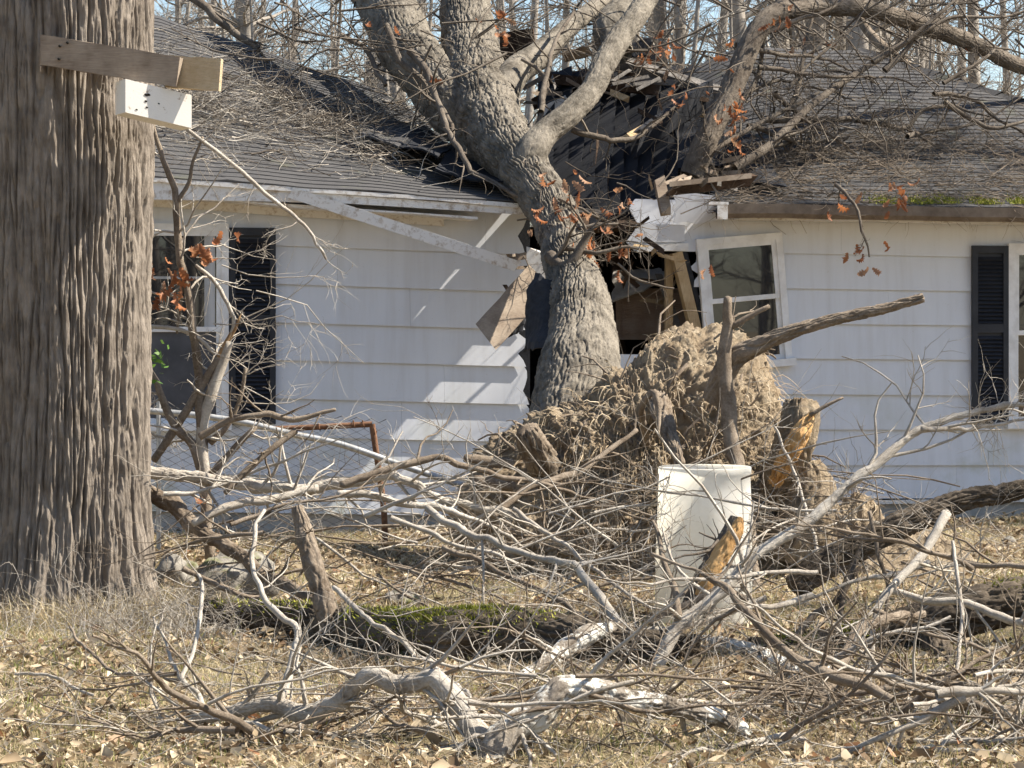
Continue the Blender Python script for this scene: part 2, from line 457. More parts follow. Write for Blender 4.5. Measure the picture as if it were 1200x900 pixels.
# ------------------------------------------------------------------ ground
gx = np.unique(np.concatenate([np.linspace(-600, -12, 14), np.linspace(-12, -5, 15), np.linspace(-5, 5, 181), np.linspace(5, 12, 15), np.linspace(12, 600, 14)]))
gy = np.unique(np.concatenate([np.linspace(-400, -22, 10), np.linspace(-22, -12, 12), np.linspace(-12, 0.4, 230), np.linspace(.4, 30, 16), np.linspace(30, 900, 12)]))
GX, GY = np.meshgrid(gx, gy)
near = np.clip(1 - np.maximum(np.abs(GX) - 12, 0) / 20, 0, 1)
GZ = ground(GX, GY) * near + .018 * fbm(np.stack([GX * 3, GY * 3, GX * 0], -1), 3) * (np.abs(GX) < 5.1) * (np.abs(GY + 6) < 6.5)
nx, ny = len(gx), len(gy)
i = (np.arange(ny - 1)[:, None] * nx + np.arange(nx - 1)[None]).ravel()
put('ground', np.stack([GX, GY, GZ], -1).reshape(-1, 3), 'ground', quads=np.stack([i, i + 1, i + nx + 1, i + nx], -1), origin=(0, 0, 0), sm=True, kind='structure')

# ------------------------------------------------------------------ house
house = empty('house', (0, 0, 0), 'white lap-sided single storey house with dark shingle roof broken open by a fallen tree', 'house')
H = house
house.rotation_euler = (0, 0, YAW)
part = lambda name, loc: None
def hempty(name, loc, parent=H):
    o = empty(name, np.array(loc) - wloc(parent)); o.parent = parent; return o

EX, EY, RY = 5.8, -.45, 4.0          # right eave corner, front eave, ridge
EP = PL(175, 207, 19.55), PL(610, 237, 19.55); RP = [PL(a, b, 24) for a, b in ((185, 17), (300, 57), (440, 106))]
eaveL = lambda x: np.interp(x, [-9, EP[0][0], EP[1][0], .5], [EP[0][2] + .2, EP[0][2], EP[1][2], EP[1][2] - .08])
ridgeL = lambda x: np.interp(x, [-9, RP[0][0] - 1.2] + [q[0] for q in RP] + [RP[2][0] + .8, RP[2][0] + 1.6], [RP[0][2] + .25, RP[0][2] + .15] + [q[2] for q in RP] + [3.45, 3.2])
ER = ZL(238, 850, 19.55), ZL(244, 1200, 19.55); RR = PL(900, 60, 24)[2]; XR1 = PL(1010, 60, 24)[0]; EX = XR1 + 2.7
eaveR = lambda x: np.interp(x, [1.2, 1.6, 4, 6.5], [ER[0] - .08, ER[0], ER[1], ER[1]])
ridgeR = lambda x: np.interp(x, [XL(740, 24), XL(790, 24), XL(850, 24), XL(900, 24), 8], [RR - .35, RR - .12, RR, RR + .02, RR + .02])
def roofL(x, t):
    z = eaveL(x) + (ridgeL(x) - eaveL(x)) * t + .03 * noise(np.array([x * 1.1, t * 4, 3.]))
    return np.array([x, EY + (RY - EY) * t, z])
def roofR(x, t):
    z = eaveR(x) + (ridgeR(x) - eaveR(x)) * t + .03 * noise(np.array([x * 1.1, t * 4, 8.]))
    z -= .20 * math.exp(-((x - np.interp(t, [0, 1], [XL(850, 19.55), XL(790, 24)])) / .38) ** 2) * (.35 + t) * (1 - .5 * t) + .05 * math.exp(-((x - 2.4) / .6) ** 2 - ((t - .25) / .2) ** 2)
    return np.array([x, EY + (RY - EY) * t, z])
def lim(tp, xp, seed):
    return lambda t: np.interp(t, tp, xp) + .07 * noise(np.array([t * 9, seed, .5])) + .05 * noise(np.array([t * 27, seed, 2.5]))
xmaxL = lim([0, .12, .25, .5, 1], [EP[1][0] - .05, XL(592, 20.1), XL(575, 20.7), XL(540, 21.8), XL(470, 24)], 1.)
xminR = lim([0, .2, .5, .8, 1], [XL(848, 19.55), XL(838, 20.4), XL(822, 21.8), XL(800, 23.1), XL(775, 24)], 2.)
xmaxR = lambda t: EX + (XR1 - EX) * t

def deck(name, surf, lo, hi, nu, nv, th=.03):
    us = np.linspace(0, 1, nu); ts = np.linspace(0, 1, nv)
    V = []
    for k in (0, th):
        for t in ts:
            a, b = lo(t), hi(t)
            for u in us:
                p = surf(a + (b - a) * u, t); V.append(p - np.array([0, 0, k]))
    n = nu * nv; f = []
    for r in range(nv - 1):
        for c in range(nu - 1):
            q = r * nu + c
            f += [(q, q + 1, q + nu + 1, q + nu), (n + q, n + q + nu, n + q + nu + 1, n + q + 1)]
    for c in range(nu - 1):
        f += [(c, n + c, n + c + 1, c + 1), ((nv - 1) * nu + c, (nv - 1) * nu + c + 1, n + (nv - 1) * nu + c + 1, n + (nv - 1) * nu + c)]
    for r in range(nv - 1):
        q = r * nu; f.append((q, q + nu, n + q + nu, n + q)); q = r * nu + nu - 1; f.append((q, n + q, n + q + nu, q + nu))
    return np.array(V), f

def shingles(surf, lo, hi, courses=42):
    """overlapping shingle courses: each a thin strip with a real lower edge"""
    V, Q = [], []
    for c in range(courses):
        t0 = c / courses - .003; t1 = min((c + 1.15) / courses, 1)
        tm = min(max((t0 + t1) / 2, 0), 1)
        a, b = lo(tm), hi(tm)
        xs = np.arange(a, b, .11) if b - a > .3 else np.array([a, b])
        xs[-1] = b; n = len(V); k = len(xs)
        tab = rng.uniform(0, .33)
        for x in xs:
            lift = .011 + .0015 * rng.random() + (.018 * rng.random() if rng.random() < .012 else 0)
            A = surf(x, t0 + rng.normal() * .0003) + (0, 0, lift); e = A - (0, 0, lift - .002)
            V += [A, surf(x, t1) + (0, 0, .003), A + (0, 0, -.0001), e]
        for i_ in range(k - 1):
            q = n + 4 * i_; Q += [(q, q + 4, q + 5, q + 1), (q + 3, q + 7, q + 6, q + 2)]
    return np.array(V), np.array(Q), None

roof_o = {}
for nm, surf, lo, hi in (('L', roofL, lambda t: -9.0, xmaxL), ('R', roofR, xminR, xmaxR)):
    V, f = deck('roof', surf, lo, hi, 40, 26)
    r = put('roof', V, 'brown_board', H, faces=f)
    r['label'] = 'sagging dark shingle slope under twigs beside the trunk' if nm == 'L' else 'dark shingle slope with mossy eave and hip'
    V, q, tr = shingles(surf, lo if nm == 'R' else (lambda t: -6.0), hi)
    put('shingles', V, 'shingle', r, quads=q, tris=tr, kind='stuff', sm=True)
    roof_o[nm] = r
# back slopes, hip end
m = MB()
xs_ = [-9, RP[0][0] - 1.2] + [q[0] for q in RP]
m.add([(x, RY, ridgeL(x) - .01) for x in xs_] + [(xs_[-1], 8.45, 2.5), (-9, 8.45, 2.6)], [(0, 6, 5, 4, 3, 2, 1)])
xb = XL(780, 24); m.add([(xb, RY, ridgeR(xb) - .25), (XL(850, 24), RY, RR - .01), (XR1, RY, RR + .01), (EX, 8.45, 2.5), (xb, 8.45, 2.5)], [(0, 4, 3, 2, 1)])
m.add([(XR1, RY, RR + .012), (EX, EY, ER[1] - .02), (EX, 8.45, 2.5)], [(0, 1, 2)])
m.add([(-9, EY, eaveL(-9) - .01), (-9, RY, ridgeL(-9) - .01), (-9, 8.45, 2.6)], [(0, 1, 2)])
m.build('roof', 'shingle', H)['label'] = 'rear slopes of the shingle roof'
# hip cap shingles
m = MB()
for k in range(22):
    a = np.array([EX, EY, ER[1] + .02]) * (1 - k / 22) + np.array([XR1, RY, RR + .035]) * k / 22
    b = np.array([EX, EY, ER[1] + .02]) * (1 - (k + 1.1) / 22) + np.array([XR1, RY, RR + .035]) * (k + 1.1) / 22
    s = np.array([.11, .06, -.035]); s2 = np.array([-.12, -.0, -.03])
    m.add([a + s2, a + (0, 0, .03), a + s, b + s, b + (0, 0, .012), b + s2, ], [(0, 1, 4, 5), (1, 2, 3, 4)])
m.build('hip_cap', 'shingle', H)

# walls -------------------------------------------------------------
def lap_board(parent, x0, x1, zt, zb, slope, px0, jag0=False, jag1=False, mat='siding', end1=None):
    """one lap board: tilted, thicker at its lower edge"""
    def zz(x, z): return z - slope * (x - px0)
    poly = []
    def edge(x, z_from, z_to, jag):
        if not jag: return [(x, z_from), (x, z_to)]
        n = 7
        return [(x + (rng.normal() * .02 if 0 < k < n - 1 else 0) + .025 * math.sin(k * 1.7 + x * 9), z_from + (z_to - z_from) * k / (n - 1)) for k in range(n)]
    xs = np.linspace(x0, x1, max(2, int((x1 - x0) / .8)))
    poly += [(x, zb + rng.normal() * .0015) for x in xs[1:-1]]
    poly = [(x0, zb)] + poly + edge(x1, zb, zt, jag1) + edge(x0, zt, zb, jag0)[:-1]
    h = zt - zb
    def fn(u, v, w):
        k = (zt - v) / h
        y = -.008 - .026 * k
        return (u, y if w == 0 else y + .012, zz(u, v))
    V, f = prism(poly, fn)
    return put('siding_board', V, mat, parent, faces=[x[::-1] for x in f])

wallL = hempty('wall', (-3, 0, .2))
wallL['label'] = 'white lap siding torn off at the trunk'
rowsL = [226, 288, 333, 378, 422, 467, 512, 557, 601]
endL = [612, 615, 612, 613, 616, 618, 598, 570, 545]
for k in range(len(rowsL) - 1):
    zt, zb = ZL(rowsL[k], 330) + .02, ZL(rowsL[k + 1], 330)
    x1 = XL(endL[k])
    cut = XL([568, 395, 480, 330, 520, 470, 470, 300][k])
    lap_board(wallL, -6.5, cut, zt, zb, .03, XL(330))
    lap_board(wallL, cut + .0012, x1, zt, zb, .03, XL(330), jag1=True)
wallR = hempty('wall', (3, 0, .2))
wallR['label'] = 'white lap siding right of the trunk'
rowsR = [240, 297, 338, 379, 420, 462, 503, 545, 584]
begR = [742, 812, 822, 826, 720, 660, 640, 620]
for k in range(len(rowsR) - 1):
    zt, zb = ZL(rowsR[k], 920) + .02, ZL(rowsR[k + 1], 920)
    cut = XL([985, 1250, 1040, 1300, 1060, 1210, 1000, 1120][k])
    lap_board(wallR, XL(begR[k]), cut, zt, zb, .012, XL(920), jag0=True)
    lap_board(wallR, cut + .0012, 6.7, zt, zb, .012, XL(920))
m = MB()
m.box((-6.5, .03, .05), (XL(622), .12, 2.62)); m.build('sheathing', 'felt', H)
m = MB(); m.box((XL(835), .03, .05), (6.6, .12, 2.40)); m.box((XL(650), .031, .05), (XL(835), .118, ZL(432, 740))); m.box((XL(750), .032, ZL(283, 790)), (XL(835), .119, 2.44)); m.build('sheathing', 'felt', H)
m = MB(); m.box((-6.5, 7.9, 0), (6.7, 8.0, 2.5)); m.box((6.5, .13, 0), (6.7, 7.89, 2.48)); m.box((-6.6, .13, 0), (-6.5, 7.89, 2.75)); m.build('wall', 'siding', H)['label'] = 'rear and end walls of the house'
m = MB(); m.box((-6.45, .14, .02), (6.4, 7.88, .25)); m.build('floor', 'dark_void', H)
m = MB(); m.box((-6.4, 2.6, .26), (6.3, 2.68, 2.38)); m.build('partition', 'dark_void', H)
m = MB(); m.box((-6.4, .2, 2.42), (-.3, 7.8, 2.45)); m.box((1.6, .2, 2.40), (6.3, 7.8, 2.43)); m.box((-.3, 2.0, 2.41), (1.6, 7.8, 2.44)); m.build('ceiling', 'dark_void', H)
m = MB(); m.box((-6.45, -.0, -.1), (XL(640), .125, ZL(600, 400) + .02)); m.box((XL(640), .001, -.1), (6.68, .126, ZL(585, 1050) - .01)); m.build('foundation', 'concrete', H)
m = MB(); m.box((XL(930), -.05, ZL(590, 1050)), (6.72, -.002, ZL(585.5, 1050))); m.build('water_table', 'trim_white', H)

# eave trim ------------------------------------------------------------
def strip(name, mat, x0, x1, zf, zb, y0, y1, parent=H, n=14, wob=.004):
    xs = np.linspace(x0, x1, n); V = []; f = []
    for x in xs:
        a, b = zf(x) + rng.normal() * wob * .3, zb(x) + rng.normal() * wob
        V += [(x, y0, a), (x, y1, a), (x, y1, b), (x, y0, b)]
    for k in range(n - 1):
        q = 4 * k; f += [(q, q + 4, q + 5, q + 1), (q + 1, q + 5, q + 6, q + 2), (q + 2, q + 6, q + 7, q + 3), (q + 3, q + 7, q + 4, q)]
    f += [(0, 1, 2, 3), (4 * n - 1, 4 * n - 2, 4 * n - 3, 4 * n - 4)]
    return put(name, V, mat, parent, faces=f)
strip('fascia', 'trim_white', -9, .06, lambda x: eaveL(x) - .035, lambda x: eaveL(x) - np.interp(x, [-9, -2.8, -1.4, 0], [.18, .165, .10, .085]), -.44, -.415)
strip('drip_edge', 'trim_white', -9, .04, lambda x: eaveL(x) - .004, lambda x: eaveL(x) - .034, -.462, -.44)
strip('soffit', 'trim_white', -6.5, -.35, lambda x: eaveL(x) - .13, lambda x: eaveL(x) - .145, -.413, -.04)
strip('frieze_board', 'trim_white', -6.5, -.55, lambda x: eaveL(x) - .14, lambda x: eaveL(x) - .20, -.06, -.041)
strip('soffit', 'trim_white', 1.75, EX - .05, lambda x: eaveR(x) - .10, lambda x: eaveR(x) - .115, -.41, -.04)
strip('fascia', 'trim_white', 1.72, EX - .02, lambda x: eaveR(x) - .02, lambda x: eaveR(x) - .12, -.44, -.415)
# gutter: open trough
g0, g1 = XL(848, 19.5), EX
prof = [(-.442, 2.53), (-.442, 2.43), (-.52, 2.42), (-.555, 2.455), (-.56, 2.53), (-.548, 2.53), (-.543, 2.46), (-.515, 2.432), (-.452, 2.44), (-.452, 2.53)]
n = 22; V = []; f = []
for x in np.linspace(g0, g1, n):
    dz = eaveR(x) - 2.535 + rng.normal() * .002
    V += [(x, a, b + dz) for a, b in prof]
k = len(prof)
for r in range(n - 1):
    for c in range(k): f.append((r * k + c, (r + 1) * k + c, (r + 1) * k + (c + 1) % k, r * k + (c + 1) % k))
f += [list(range(k))[::-1], list(range((n - 1) * k, n * k))]
gut = put('gutter', V, 'gutter_brown', H, faces=f); gut['label'] = 'brown rain gutter full of dead twigs'
m = MB(); m.box((XL(828, 19.5), -.565, ZL(240, 840, 19.45)), (XL(851, 19.5), -.44, ZL(236.5, 840, 19.45))); m.box((XL(838, 19.5), -.566, ZL(257, 840, 19.45)), (XL(850, 19.5), -.556, ZL(240.5, 840, 19.45)))
m.build('gutter_end', 'trim_white', gut)

# windows --------------------------------------------------------------
def window(px0, px1, py0, py1, mid, label, tilt=0, cur=False, lower='screen'):
    x0, x1 = XL(px0), XL(px1); pm = (px0 + px1) / 2; z0, z1, zm = ZL(py1, pm), ZL(py0, pm), ZL(mid, pm)
    w = hempty('window', ((x0 + x1) / 2, 0, z0)); w['label'] = label
    base = np.array([(x0 + x1) / 2, 0, z0])
    c, s = math.cos(tilt), math.sin(tilt)
    def sk(o):
        o.data.transform(__import__('mathutils').Matrix.Identity(4))
        return o
    def bx(mb, a, b): mb.box(a, b)
    fr = .055
    m = MB(); yb, yf = -.03, -.075
    bx(m, (x0, yf, z0), (x0 + fr, yb, z1)); bx(m, (x1 - fr, yf, z0), (x1, yb, z1)); bx(m, (x0 + fr, yf, z1 - fr), (x1 - fr, yb, z1)); 
    m.build('frame', 'window_white', w)
    m = MB(); bx(m, (x0 - .02, yf - .035, z0 - .03), (x1 + .02, yb, z0 + .028)); m.build('sill', 'window_white', w)
    sw = .038
    for (za, zb, y, kind) in ((zm - .018, z1 - fr, -.050, 'pane'), (z0 + .028, zm + .018, -.036, lower)):
        m = MB(); xa, xb = x0 + fr, x1 - fr
        bx(m, (xa, y - .015, za), (xa + sw, y + .006, zb)); bx(m, (xb - sw, y - .015, za), (xb, y + .006, zb))
        bx(m, (xa + sw, y - .014, za), (xb - sw, y + .006, za + sw)); bx(m, (xa + sw, y - .014, zb - sw), (xb - sw, y + .006, zb))
        s_ = m.build('sash', 'window_white', w)
        m = MB(); bx(m, (xa + sw, y - .003, za + sw), (xb - sw, y + .003, zb - sw)); m.build('pane' if kind == 'pane' else 'screen', kind, w)
    if cur:
        m = MB(); xa, xb = x0 + fr + sw, x1 - fr - sw
        pr = [(xa, -.054), (xb, -.054)]
        bx(m, (xb - .09, -.056, zm + .02), (xb - .01, -.0535, z1 - fr - sw)); bx(m, (xa + .01, -.0565, ZL(327, pm)), (xb - .092, -.0535, ZL(324, pm)))
        m.build('curtain', 'curtain', w)
    if tilt:
        w.rotation_euler = (0, tilt, 0)
    return w
window(84, 267, 262, 500, 386, 'white double-hung window behind the broken sapling', cur=True)
window(826, 926, 276, 428, 350, 'white double-hung window beside the root ball', tilt=math.radians(-5), lower='pane')
window(1178, 1330, 286, 497, 390, 'white double-hung window beside the shutter at the far end', lower='pane')

def shutter(px0, px1, py0, py1, label):
    x0, x1 = XL(px0), XL(px1); z0, z1 = ZL(py1, px0), ZL(py0, px0)
    s = hempty('shutter', ((x0 + x1) / 2, 0, z0)); s['label'] = label
    m = MB(); st = .045
    m.box((x0, -.075, z0), (x0 + st, -.04, z1)); m.box((x1 - st, -.075, z0), (x1, -.04, z1))
    zm = (z0 + z1) / 2 + .05
    for a, b in ((z0, z0 + .07), (zm - .035, zm + .035), (z1 - .06, z1)): m.box((x0 + st, -.074, a), (x1 - st, -.041, b))
    m.build('frame', 'shutter', s)
    m = MB(); m.box((x0 + st, -.046, z0 + .07), (x1 - st, -.0415, z1 - .06)); m.build('back_panel', 'shutter', s)
    m = MB(); z = z0 + .085
    while z < z1 - .075:
        if abs(z - zm) > .05:
            m.add([(x0 + st, -.072, z - .012), (x1 - st, -.072, z - .012), (x1 - st, -.047, z + .016), (x0 + st, -.047, z + .016), (x0 + st, -.068, z - .015), (x1 - st, -.068, z - .015)],
                  [(0, 1, 2, 3), (4, 5, 1, 0)])
        z += .032
    m.build('louvres', 'shutter', s, kind='stuff')
shutter(268, 322, 267, 497, 'black louvred shutter beside the left window')
shutter(1136, 1178, 288, 496, 'black louvred shutter on the right wall')

# broken opening: studs, jambs, header
def beam(name, mat, a, b, w, th, parent=None, up=None, jag=.0, n=7, **k):
    """a board from point a to b; w across (in the wall plane), th along the depth"""
    a, b = np.asarray(a, float), np.asarray(b, float)
    ax = unit(b - a); dep = np.array([0, 1., 0]) if up is None else unit(np.asarray(up, float))
    wv = unit(np.cross(ax, dep)); dep = np.cross(wv, ax)
    t = np.linspace(0, 1, n); V = []; f = []
    for i_, tt in enumerate(t):
        for cx, cy in ((-1, -1), (1, -1), (1, 1), (-1, 1)):
            e = 0
            if jag and i_ in (0, n - 1): e = rng.normal() * jag
            V.append(a + (b - a) * tt + ax * e + wv * cx * w / 2 * (1 + rng.normal() * .02) + dep * cy * th / 2)
    for r in range(n - 1):
        for c in range(4): f.append((r * 4 + c, r * 4 + (c + 1) % 4, r * 4 + 4 + (c + 1) % 4, r * 4 + 4 + c))
    f += [(3, 2, 1, 0), tuple(range(4 * n - 4, 4 * n))]
    return put(name, V, mat, parent, faces=f, **k)
beam('jamb', 'stud_wood', PL(792, 296, 20.02), PL(816, 392, 20.02), .085, .09, H)
beam('jamb', 'stud_wood', PL(784, 298, 20.15), PL(783, 400, 20.2), .06, .05, H)
beam('jamb', 'felt', PL(801, 292, 20.0), PL(826, 388, 20.0), .035, .05, H)
beam('header', 'window_white', PL(746, 291, 19.96), PL(806, 289, 19.96), .055, .04, H)
beam('rafter', 'weathered_wood', PL(772, 208, 19.7), PL(780, 247, 19.58), .085, .05, H, jag=.03)['label'] = 'splintered rafter tail'
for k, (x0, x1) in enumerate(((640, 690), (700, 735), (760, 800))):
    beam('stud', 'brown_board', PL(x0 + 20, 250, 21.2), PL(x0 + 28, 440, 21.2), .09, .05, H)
# torn siding above broken window
V, f = prism([(XL(786), ZL(262, 786)), (XL(803), ZL(260, 803)), (XL(812), ZL(263, 812)), (XL(838), ZL(259, 838)), (XL(836), ZL(230, 836)), (XL(812), ZL(227, 812)), (XL(786), ZL(229, 786)), (XL(790), ZL(238, 790)), (XL(785), ZL(243, 785)), (XL(789), ZL(252, 789))], lambda u, v, w: (u, -.075 + .012 * w, v))
put('siding_board', V, 'siding', wallR, faces=f)
V, f = prism([(XL(738), ZL(284, 738)), (XL(800), ZL(284, 800)), (XL(800), ZL(264, 800)), (XL(744), ZL(262, 744))], lambda u, v, w: (u, -.06 + .012 * w, v))
put('siding_board', V, 'siding', wallR, faces=f)

# collapsed roof panel: shingle courses now hanging almost upright in the hole
cp = hempty('collapsed_roof_panel', PL(720, 240, 20.6)); cp['label'] = 'black shingle courses hanging almost upright in the hole'
cp_c = [PL(632, 84, 22.6), PL(812, 80, 22.6), PL(782, 262, 20.2), PL(628, 275, 20.2)]
m = MB(); e = np.array([0, .05, -.03]); m.add(cp_c + [q + e for q in cp_c], BOXF); m.build('decking', 'brown_board', cp)
ns = 10
for k in range(ns):
    a, b = k / ns, (k + 1.12) / ns
    def pt(u, v): 
        q = (cp_c[0] * (1 - u) + cp_c[1] * u) * (1 - v) + (cp_c[3] * (1 - u) + cp_c[2] * u) * v
        return q
    nrm = unit(np.cross(cp_c[1] - cp_c[0], cp_c[3] - cp_c[0])); nrm = nrm if nrm[1] < 0 else -nrm
    vs = np.linspace(0, 1, 9); V = []
    v0, v1 = rng.uniform(0, .05), 1 - rng.uniform(0, .10)
    for v_ in v0 + (v1 - v0) * vs:
        wob = .012 * noise(np.array([k * .7, v_ * 6, 1.])); wu = .006 * rng.normal()
        V += [pt(a + wu, v_) + nrm * (.006 + wob), pt(b + wu, v_) + nrm * (.085 + wob), pt(b + wu, v_) + nrm * .002, pt(a + wu, v_) + nrm * .001]
    f = []
    for r in range(8):
        for c in range(4): f.append((r * 4 + c, r * 4 + (c + 1) % 4, r * 4 + 4 + (c + 1) % 4, r * 4 + 4 + c))
    f += [(3, 2, 1, 0), (32, 33, 34, 35)]
    put('shingle_strip', V, 'shingle_black', cp, faces=f)

# roof-edge shingle flaps beside the trunk
def sheet(name, mat, corners, th=.012, bend=.05, nu=9, nv=7, parent=None, seed=0, ragged=.0, **k):
    c = [np.asarray(q, float) for q in corners]
    nrm = unit(np.cross(c[1] - c[0], c[3] - c[0])); V = []
    for s in (0, 1):
        for r in range(nv):
            for q in range(nu):
                u, v = q / (nu - 1), r / (nv - 1)
                uu, vv = u, v
                if ragged:
                    w = noise(np.array([u * 5, v * 5, seed + 4.])) * ragged
                    if q in (0, nu - 1): uu += w
                    if r in (0, nv - 1): vv += w
                p = (c[0] * (1 - uu) + c[1] * uu) * (1 - vv) + (c[3] * (1 - uu) + c[2] * uu) * vv
                h = bend * (math.sin(u * 3.1 + seed) * math.cos(v * 2.3 + seed * 2) + .6 * noise(np.array([u * 3, v * 3, seed * 1.7])))
                V.append(p + nrm * (h + s * th))
    n = nu * nv; f = []
    for r in range(nv - 1):
        for q in range(nu - 1):
            a = r * nu + q; f += [(a, a + nu, a + nu + 1, a + 1), (n + a, n + a + 1, n + a + nu + 1, n + a + nu)]
    for q in range(nu - 1):
        f += [(q, q + 1, n + q + 1, n + q), ((nv - 1) * nu + q, n + (nv - 1) * nu + q, n + (nv - 1) * nu + q + 1, (nv - 1) * nu + q + 1)]
    for r in range(nv - 1):
        a = r * nu; f.append((a, n + a, n + a + nu, a + nu)); a = r * nu + nu - 1; f.append((a, a + nu, n + a + nu, n + a))
    return put(name, V, mat, parent, faces=f, **k)
def rp(px, py, lift=0.0, side='L'):
    """world point on the roof slope seen at a pixel"""
    surf = roofL if side == 'L' else roofR
    best = None
    for t in np.linspace(-.02, 1, 160):
        q = PL(px, py, CAM_D + EY + (RY - EY) * t); p = surf(q[0], t)
        e = abs(p[2] - q[2])
        if best is None or e < best[0]: best = (e, p)
    return turn(best[1] + np.array([0, 0, lift]))
def rd(px, py, side='L'): return rp(px, py, 0, side)[1] + CAM_D

loose = []
def flap(pts, seed, label, mat='shingle_black', lift=.05, side='L'):
    sheet('torn_shingle', mat, [rp(a, b, lift, side) for a, b in pts], .014, .035, seed=seed, ragged=.06, label=label, cat='shingle', group='torn shingles on the roof')
flap([(420, 172), (466, 192), (506, 172), (452, 156)], 1, 'curled grey shingle sheet lying under the piled twigs', 'shingle', .12)
flap([(464, 190), (512, 210), (534, 188), (494, 172)], 2, 'black shingle sheet in the middle of the torn roof edge', lift=.15)
flap([(510, 218), (590, 232), (586, 206), (530, 190)], 3, 'blue-black shingle sheet at the eave beside the trunk', lift=.12)
flap([(872, 226), (925, 232), (905, 205), (868, 208)], 4, 'crumpled black shingle at the end of the gutter', lift=.08, side='R')
flap([(852, 205), (900, 200), (880, 165), (838, 172)], 6, 'black shingle sheet bent under the leaning limb', lift=.05, side='R')

# loose broken timber and sheets ----------------------------------------
def timber(label, mat, p0, p1, wpx, th=.03, jag=.03, up=None, name='broken_board', cat='board', group='broken boards'):
    d = (p0[2] + p1[2]) / 2
    return beam(name, mat, P(*p0), P(*p1), wpx * d / F, th, None, up=up, jag=jag, label=label, cat=cat, group=group)
timber('weathered brown plank jutting out of the broken eave left of the trunk', 'weathered_wood', (572, 392, 19.15), (650, 306, 19.5), 38, .035, up=(.3, 1, .25))
timber('short end of brown plank below the black felt', 'weathered_wood', (578, 388, 19.3), (606, 372, 19.35), 22, .03)
timber('long white trim strip hanging across the left wall', 'trim_white', (342, 226, 19.5), (606, 312, 19.35), 13, .02, .02)
timber('upright white board scrap between plank and trunk', 'trim_white', (632, 336, 19.4), (630, 296, 19.45), 26, .015)
timber('brown sheathing board lying on the torn right eave', 'brown_board', (782, 222, 19.55), (882, 210, 19.6), 12, .10, .04, up=(0, 1, .35))
timber('tan board edge above the broken window', 'weathered_wood', (784, 216, 19.42), (880, 206, 19.46), 6, .02, .02)
timber('long grey board sloping across the top of the hole', 'grey_board', (700, 66, 22.6), (852, 112, 22.0), 13, .12, .05, up=(0, 1, .6))
timber('grey splintered board under the long sloping board', 'grey_board', (706, 92, 22.2), (800, 98, 21.9), 7, .08, .06)
timber('brown rafter lying over the hanging shingles', 'brown_board', (640, 92, 22.3), (770, 106, 21.9), 12, .09, .06)
timber('tan split rafter end poking out of the hole', 'stud_wood', (715, 108, 21.4), (735, 116, 21.3), 7, .06, .02)
timber('tan split board end below the leaning limb', 'stud_wood', (734, 162, 20.9), (762, 146, 21.2), 9, .05, .03)
timber('dark board leaning below the leaning limb', 'felt', (745, 168, 21.0), (830, 108, 21.8), 30, .04, .05, up=(.2, 1, .5))
timber('brown broken joist behind the fork', 'brown_board', (632, 118, 22.3), (700, 84, 22.6), 14, .09, .05)
timber('short brown joist end behind the fork', 'torn_wood', (664, 66, 22.7), (690, 60, 22.7), 12, .09, .02)
timber('pale splintered board inside the hole beside the fork', 'insulation', (634, 140, 21.8), (668, 122, 22), 24, .03, .03)
for k, (a, b, c, d_) in enumerate(((720, 98, 758, 90), (735, 100, 770, 95), (748, 104, 772, 92), (716, 96, 738, 82))):
    timber('small pale splinter of roof lath', 'grey_board', (a, b, 21.8), (c, d_, 21.9), 4, .03, .03, name='splinter', cat='splinter', group='splinters of roof lath')
timber('grey board added behind the trunk at the eave to shade the left wall', 'grey_board', (606, 243, 19.78), (700, 249, 19.8), 5, .40, .05)  # mostly hidden board, added to keep sun off the upper rows of left siding
HOLE = [(640, 105, 22), (690, 92, 22), (750, 92, 22), (800, 112, 21.6), (832, 140, 21.2), (850, 195, 20.2), (618, 236, 19.6), (606, 300, 19.5), (614, 340, 19.4), (735, 268, 19.7), (752, 292, 19.7), (790, 222, 19.5), (830, 212, 19.5), (660, 120, 21.9), (765, 120, 21.4), (740, 330, 20.3), (770, 350, 20.5), (600, 232, 19.5)]
for k in range(64):
    a_, b_, d_ = HOLE[k % len(HOLE)]; a_ += rng.normal() * 16; b_ += rng.normal() * 9; an = rng.normal() * .8 - .3; L_ = rng.uniform(8, 34)
    mt = ['grey_board', 'weathered_wood', 'brown_board', 'brown_board', 'stud_wood', 'weathered_wood'][k % 6]
    timber(f"small {['grey', 'weathered brown', 'dark brown', 'dark brown', 'tan', 'weathered brown'][k % 6]} splinter at the edge of the roof hole", mt, (a_, b_, d_), (a_ + L_ * math.cos(an), b_ + L_ * math.sin(an), d_ + rng.normal() * .15), rng.uniform(2, 6), .02, .03, name='splinter', cat='splinter', group='splinters of broken timber')
sheet('roof_sheathing', 'brown_board', [P(588, 86, 22.9), P(629, 70, 22.7), P(626, 34, 22.8), P(586, 40, 23.0)], .02, .03, seed=3, label='dark brown roof sheathing standing upright behind the trunk', cat='board')
sheet('torn_shingle', 'shingle_black', [P(720, 66, 22.9), P(770, 70, 22.6), P(764, 50, 22.8), P(728, 52, 23.)], .02, .04, seed=5, ragged=.1, label='black shingle sheet folded up at the broken ridge', cat='shingle', group='torn shingles on the roof')
sheet('torn_shingle', 'shingle_black', [P(795, 200, 20.7), P(850, 195, 20.5), P(850, 118, 21.6), P(790, 125, 21.9)], .02, .05, seed=7, ragged=.06, label='wide black shingle sheet hanging beside the shingle courses', cat='shingle', group='torn shingles on the roof')
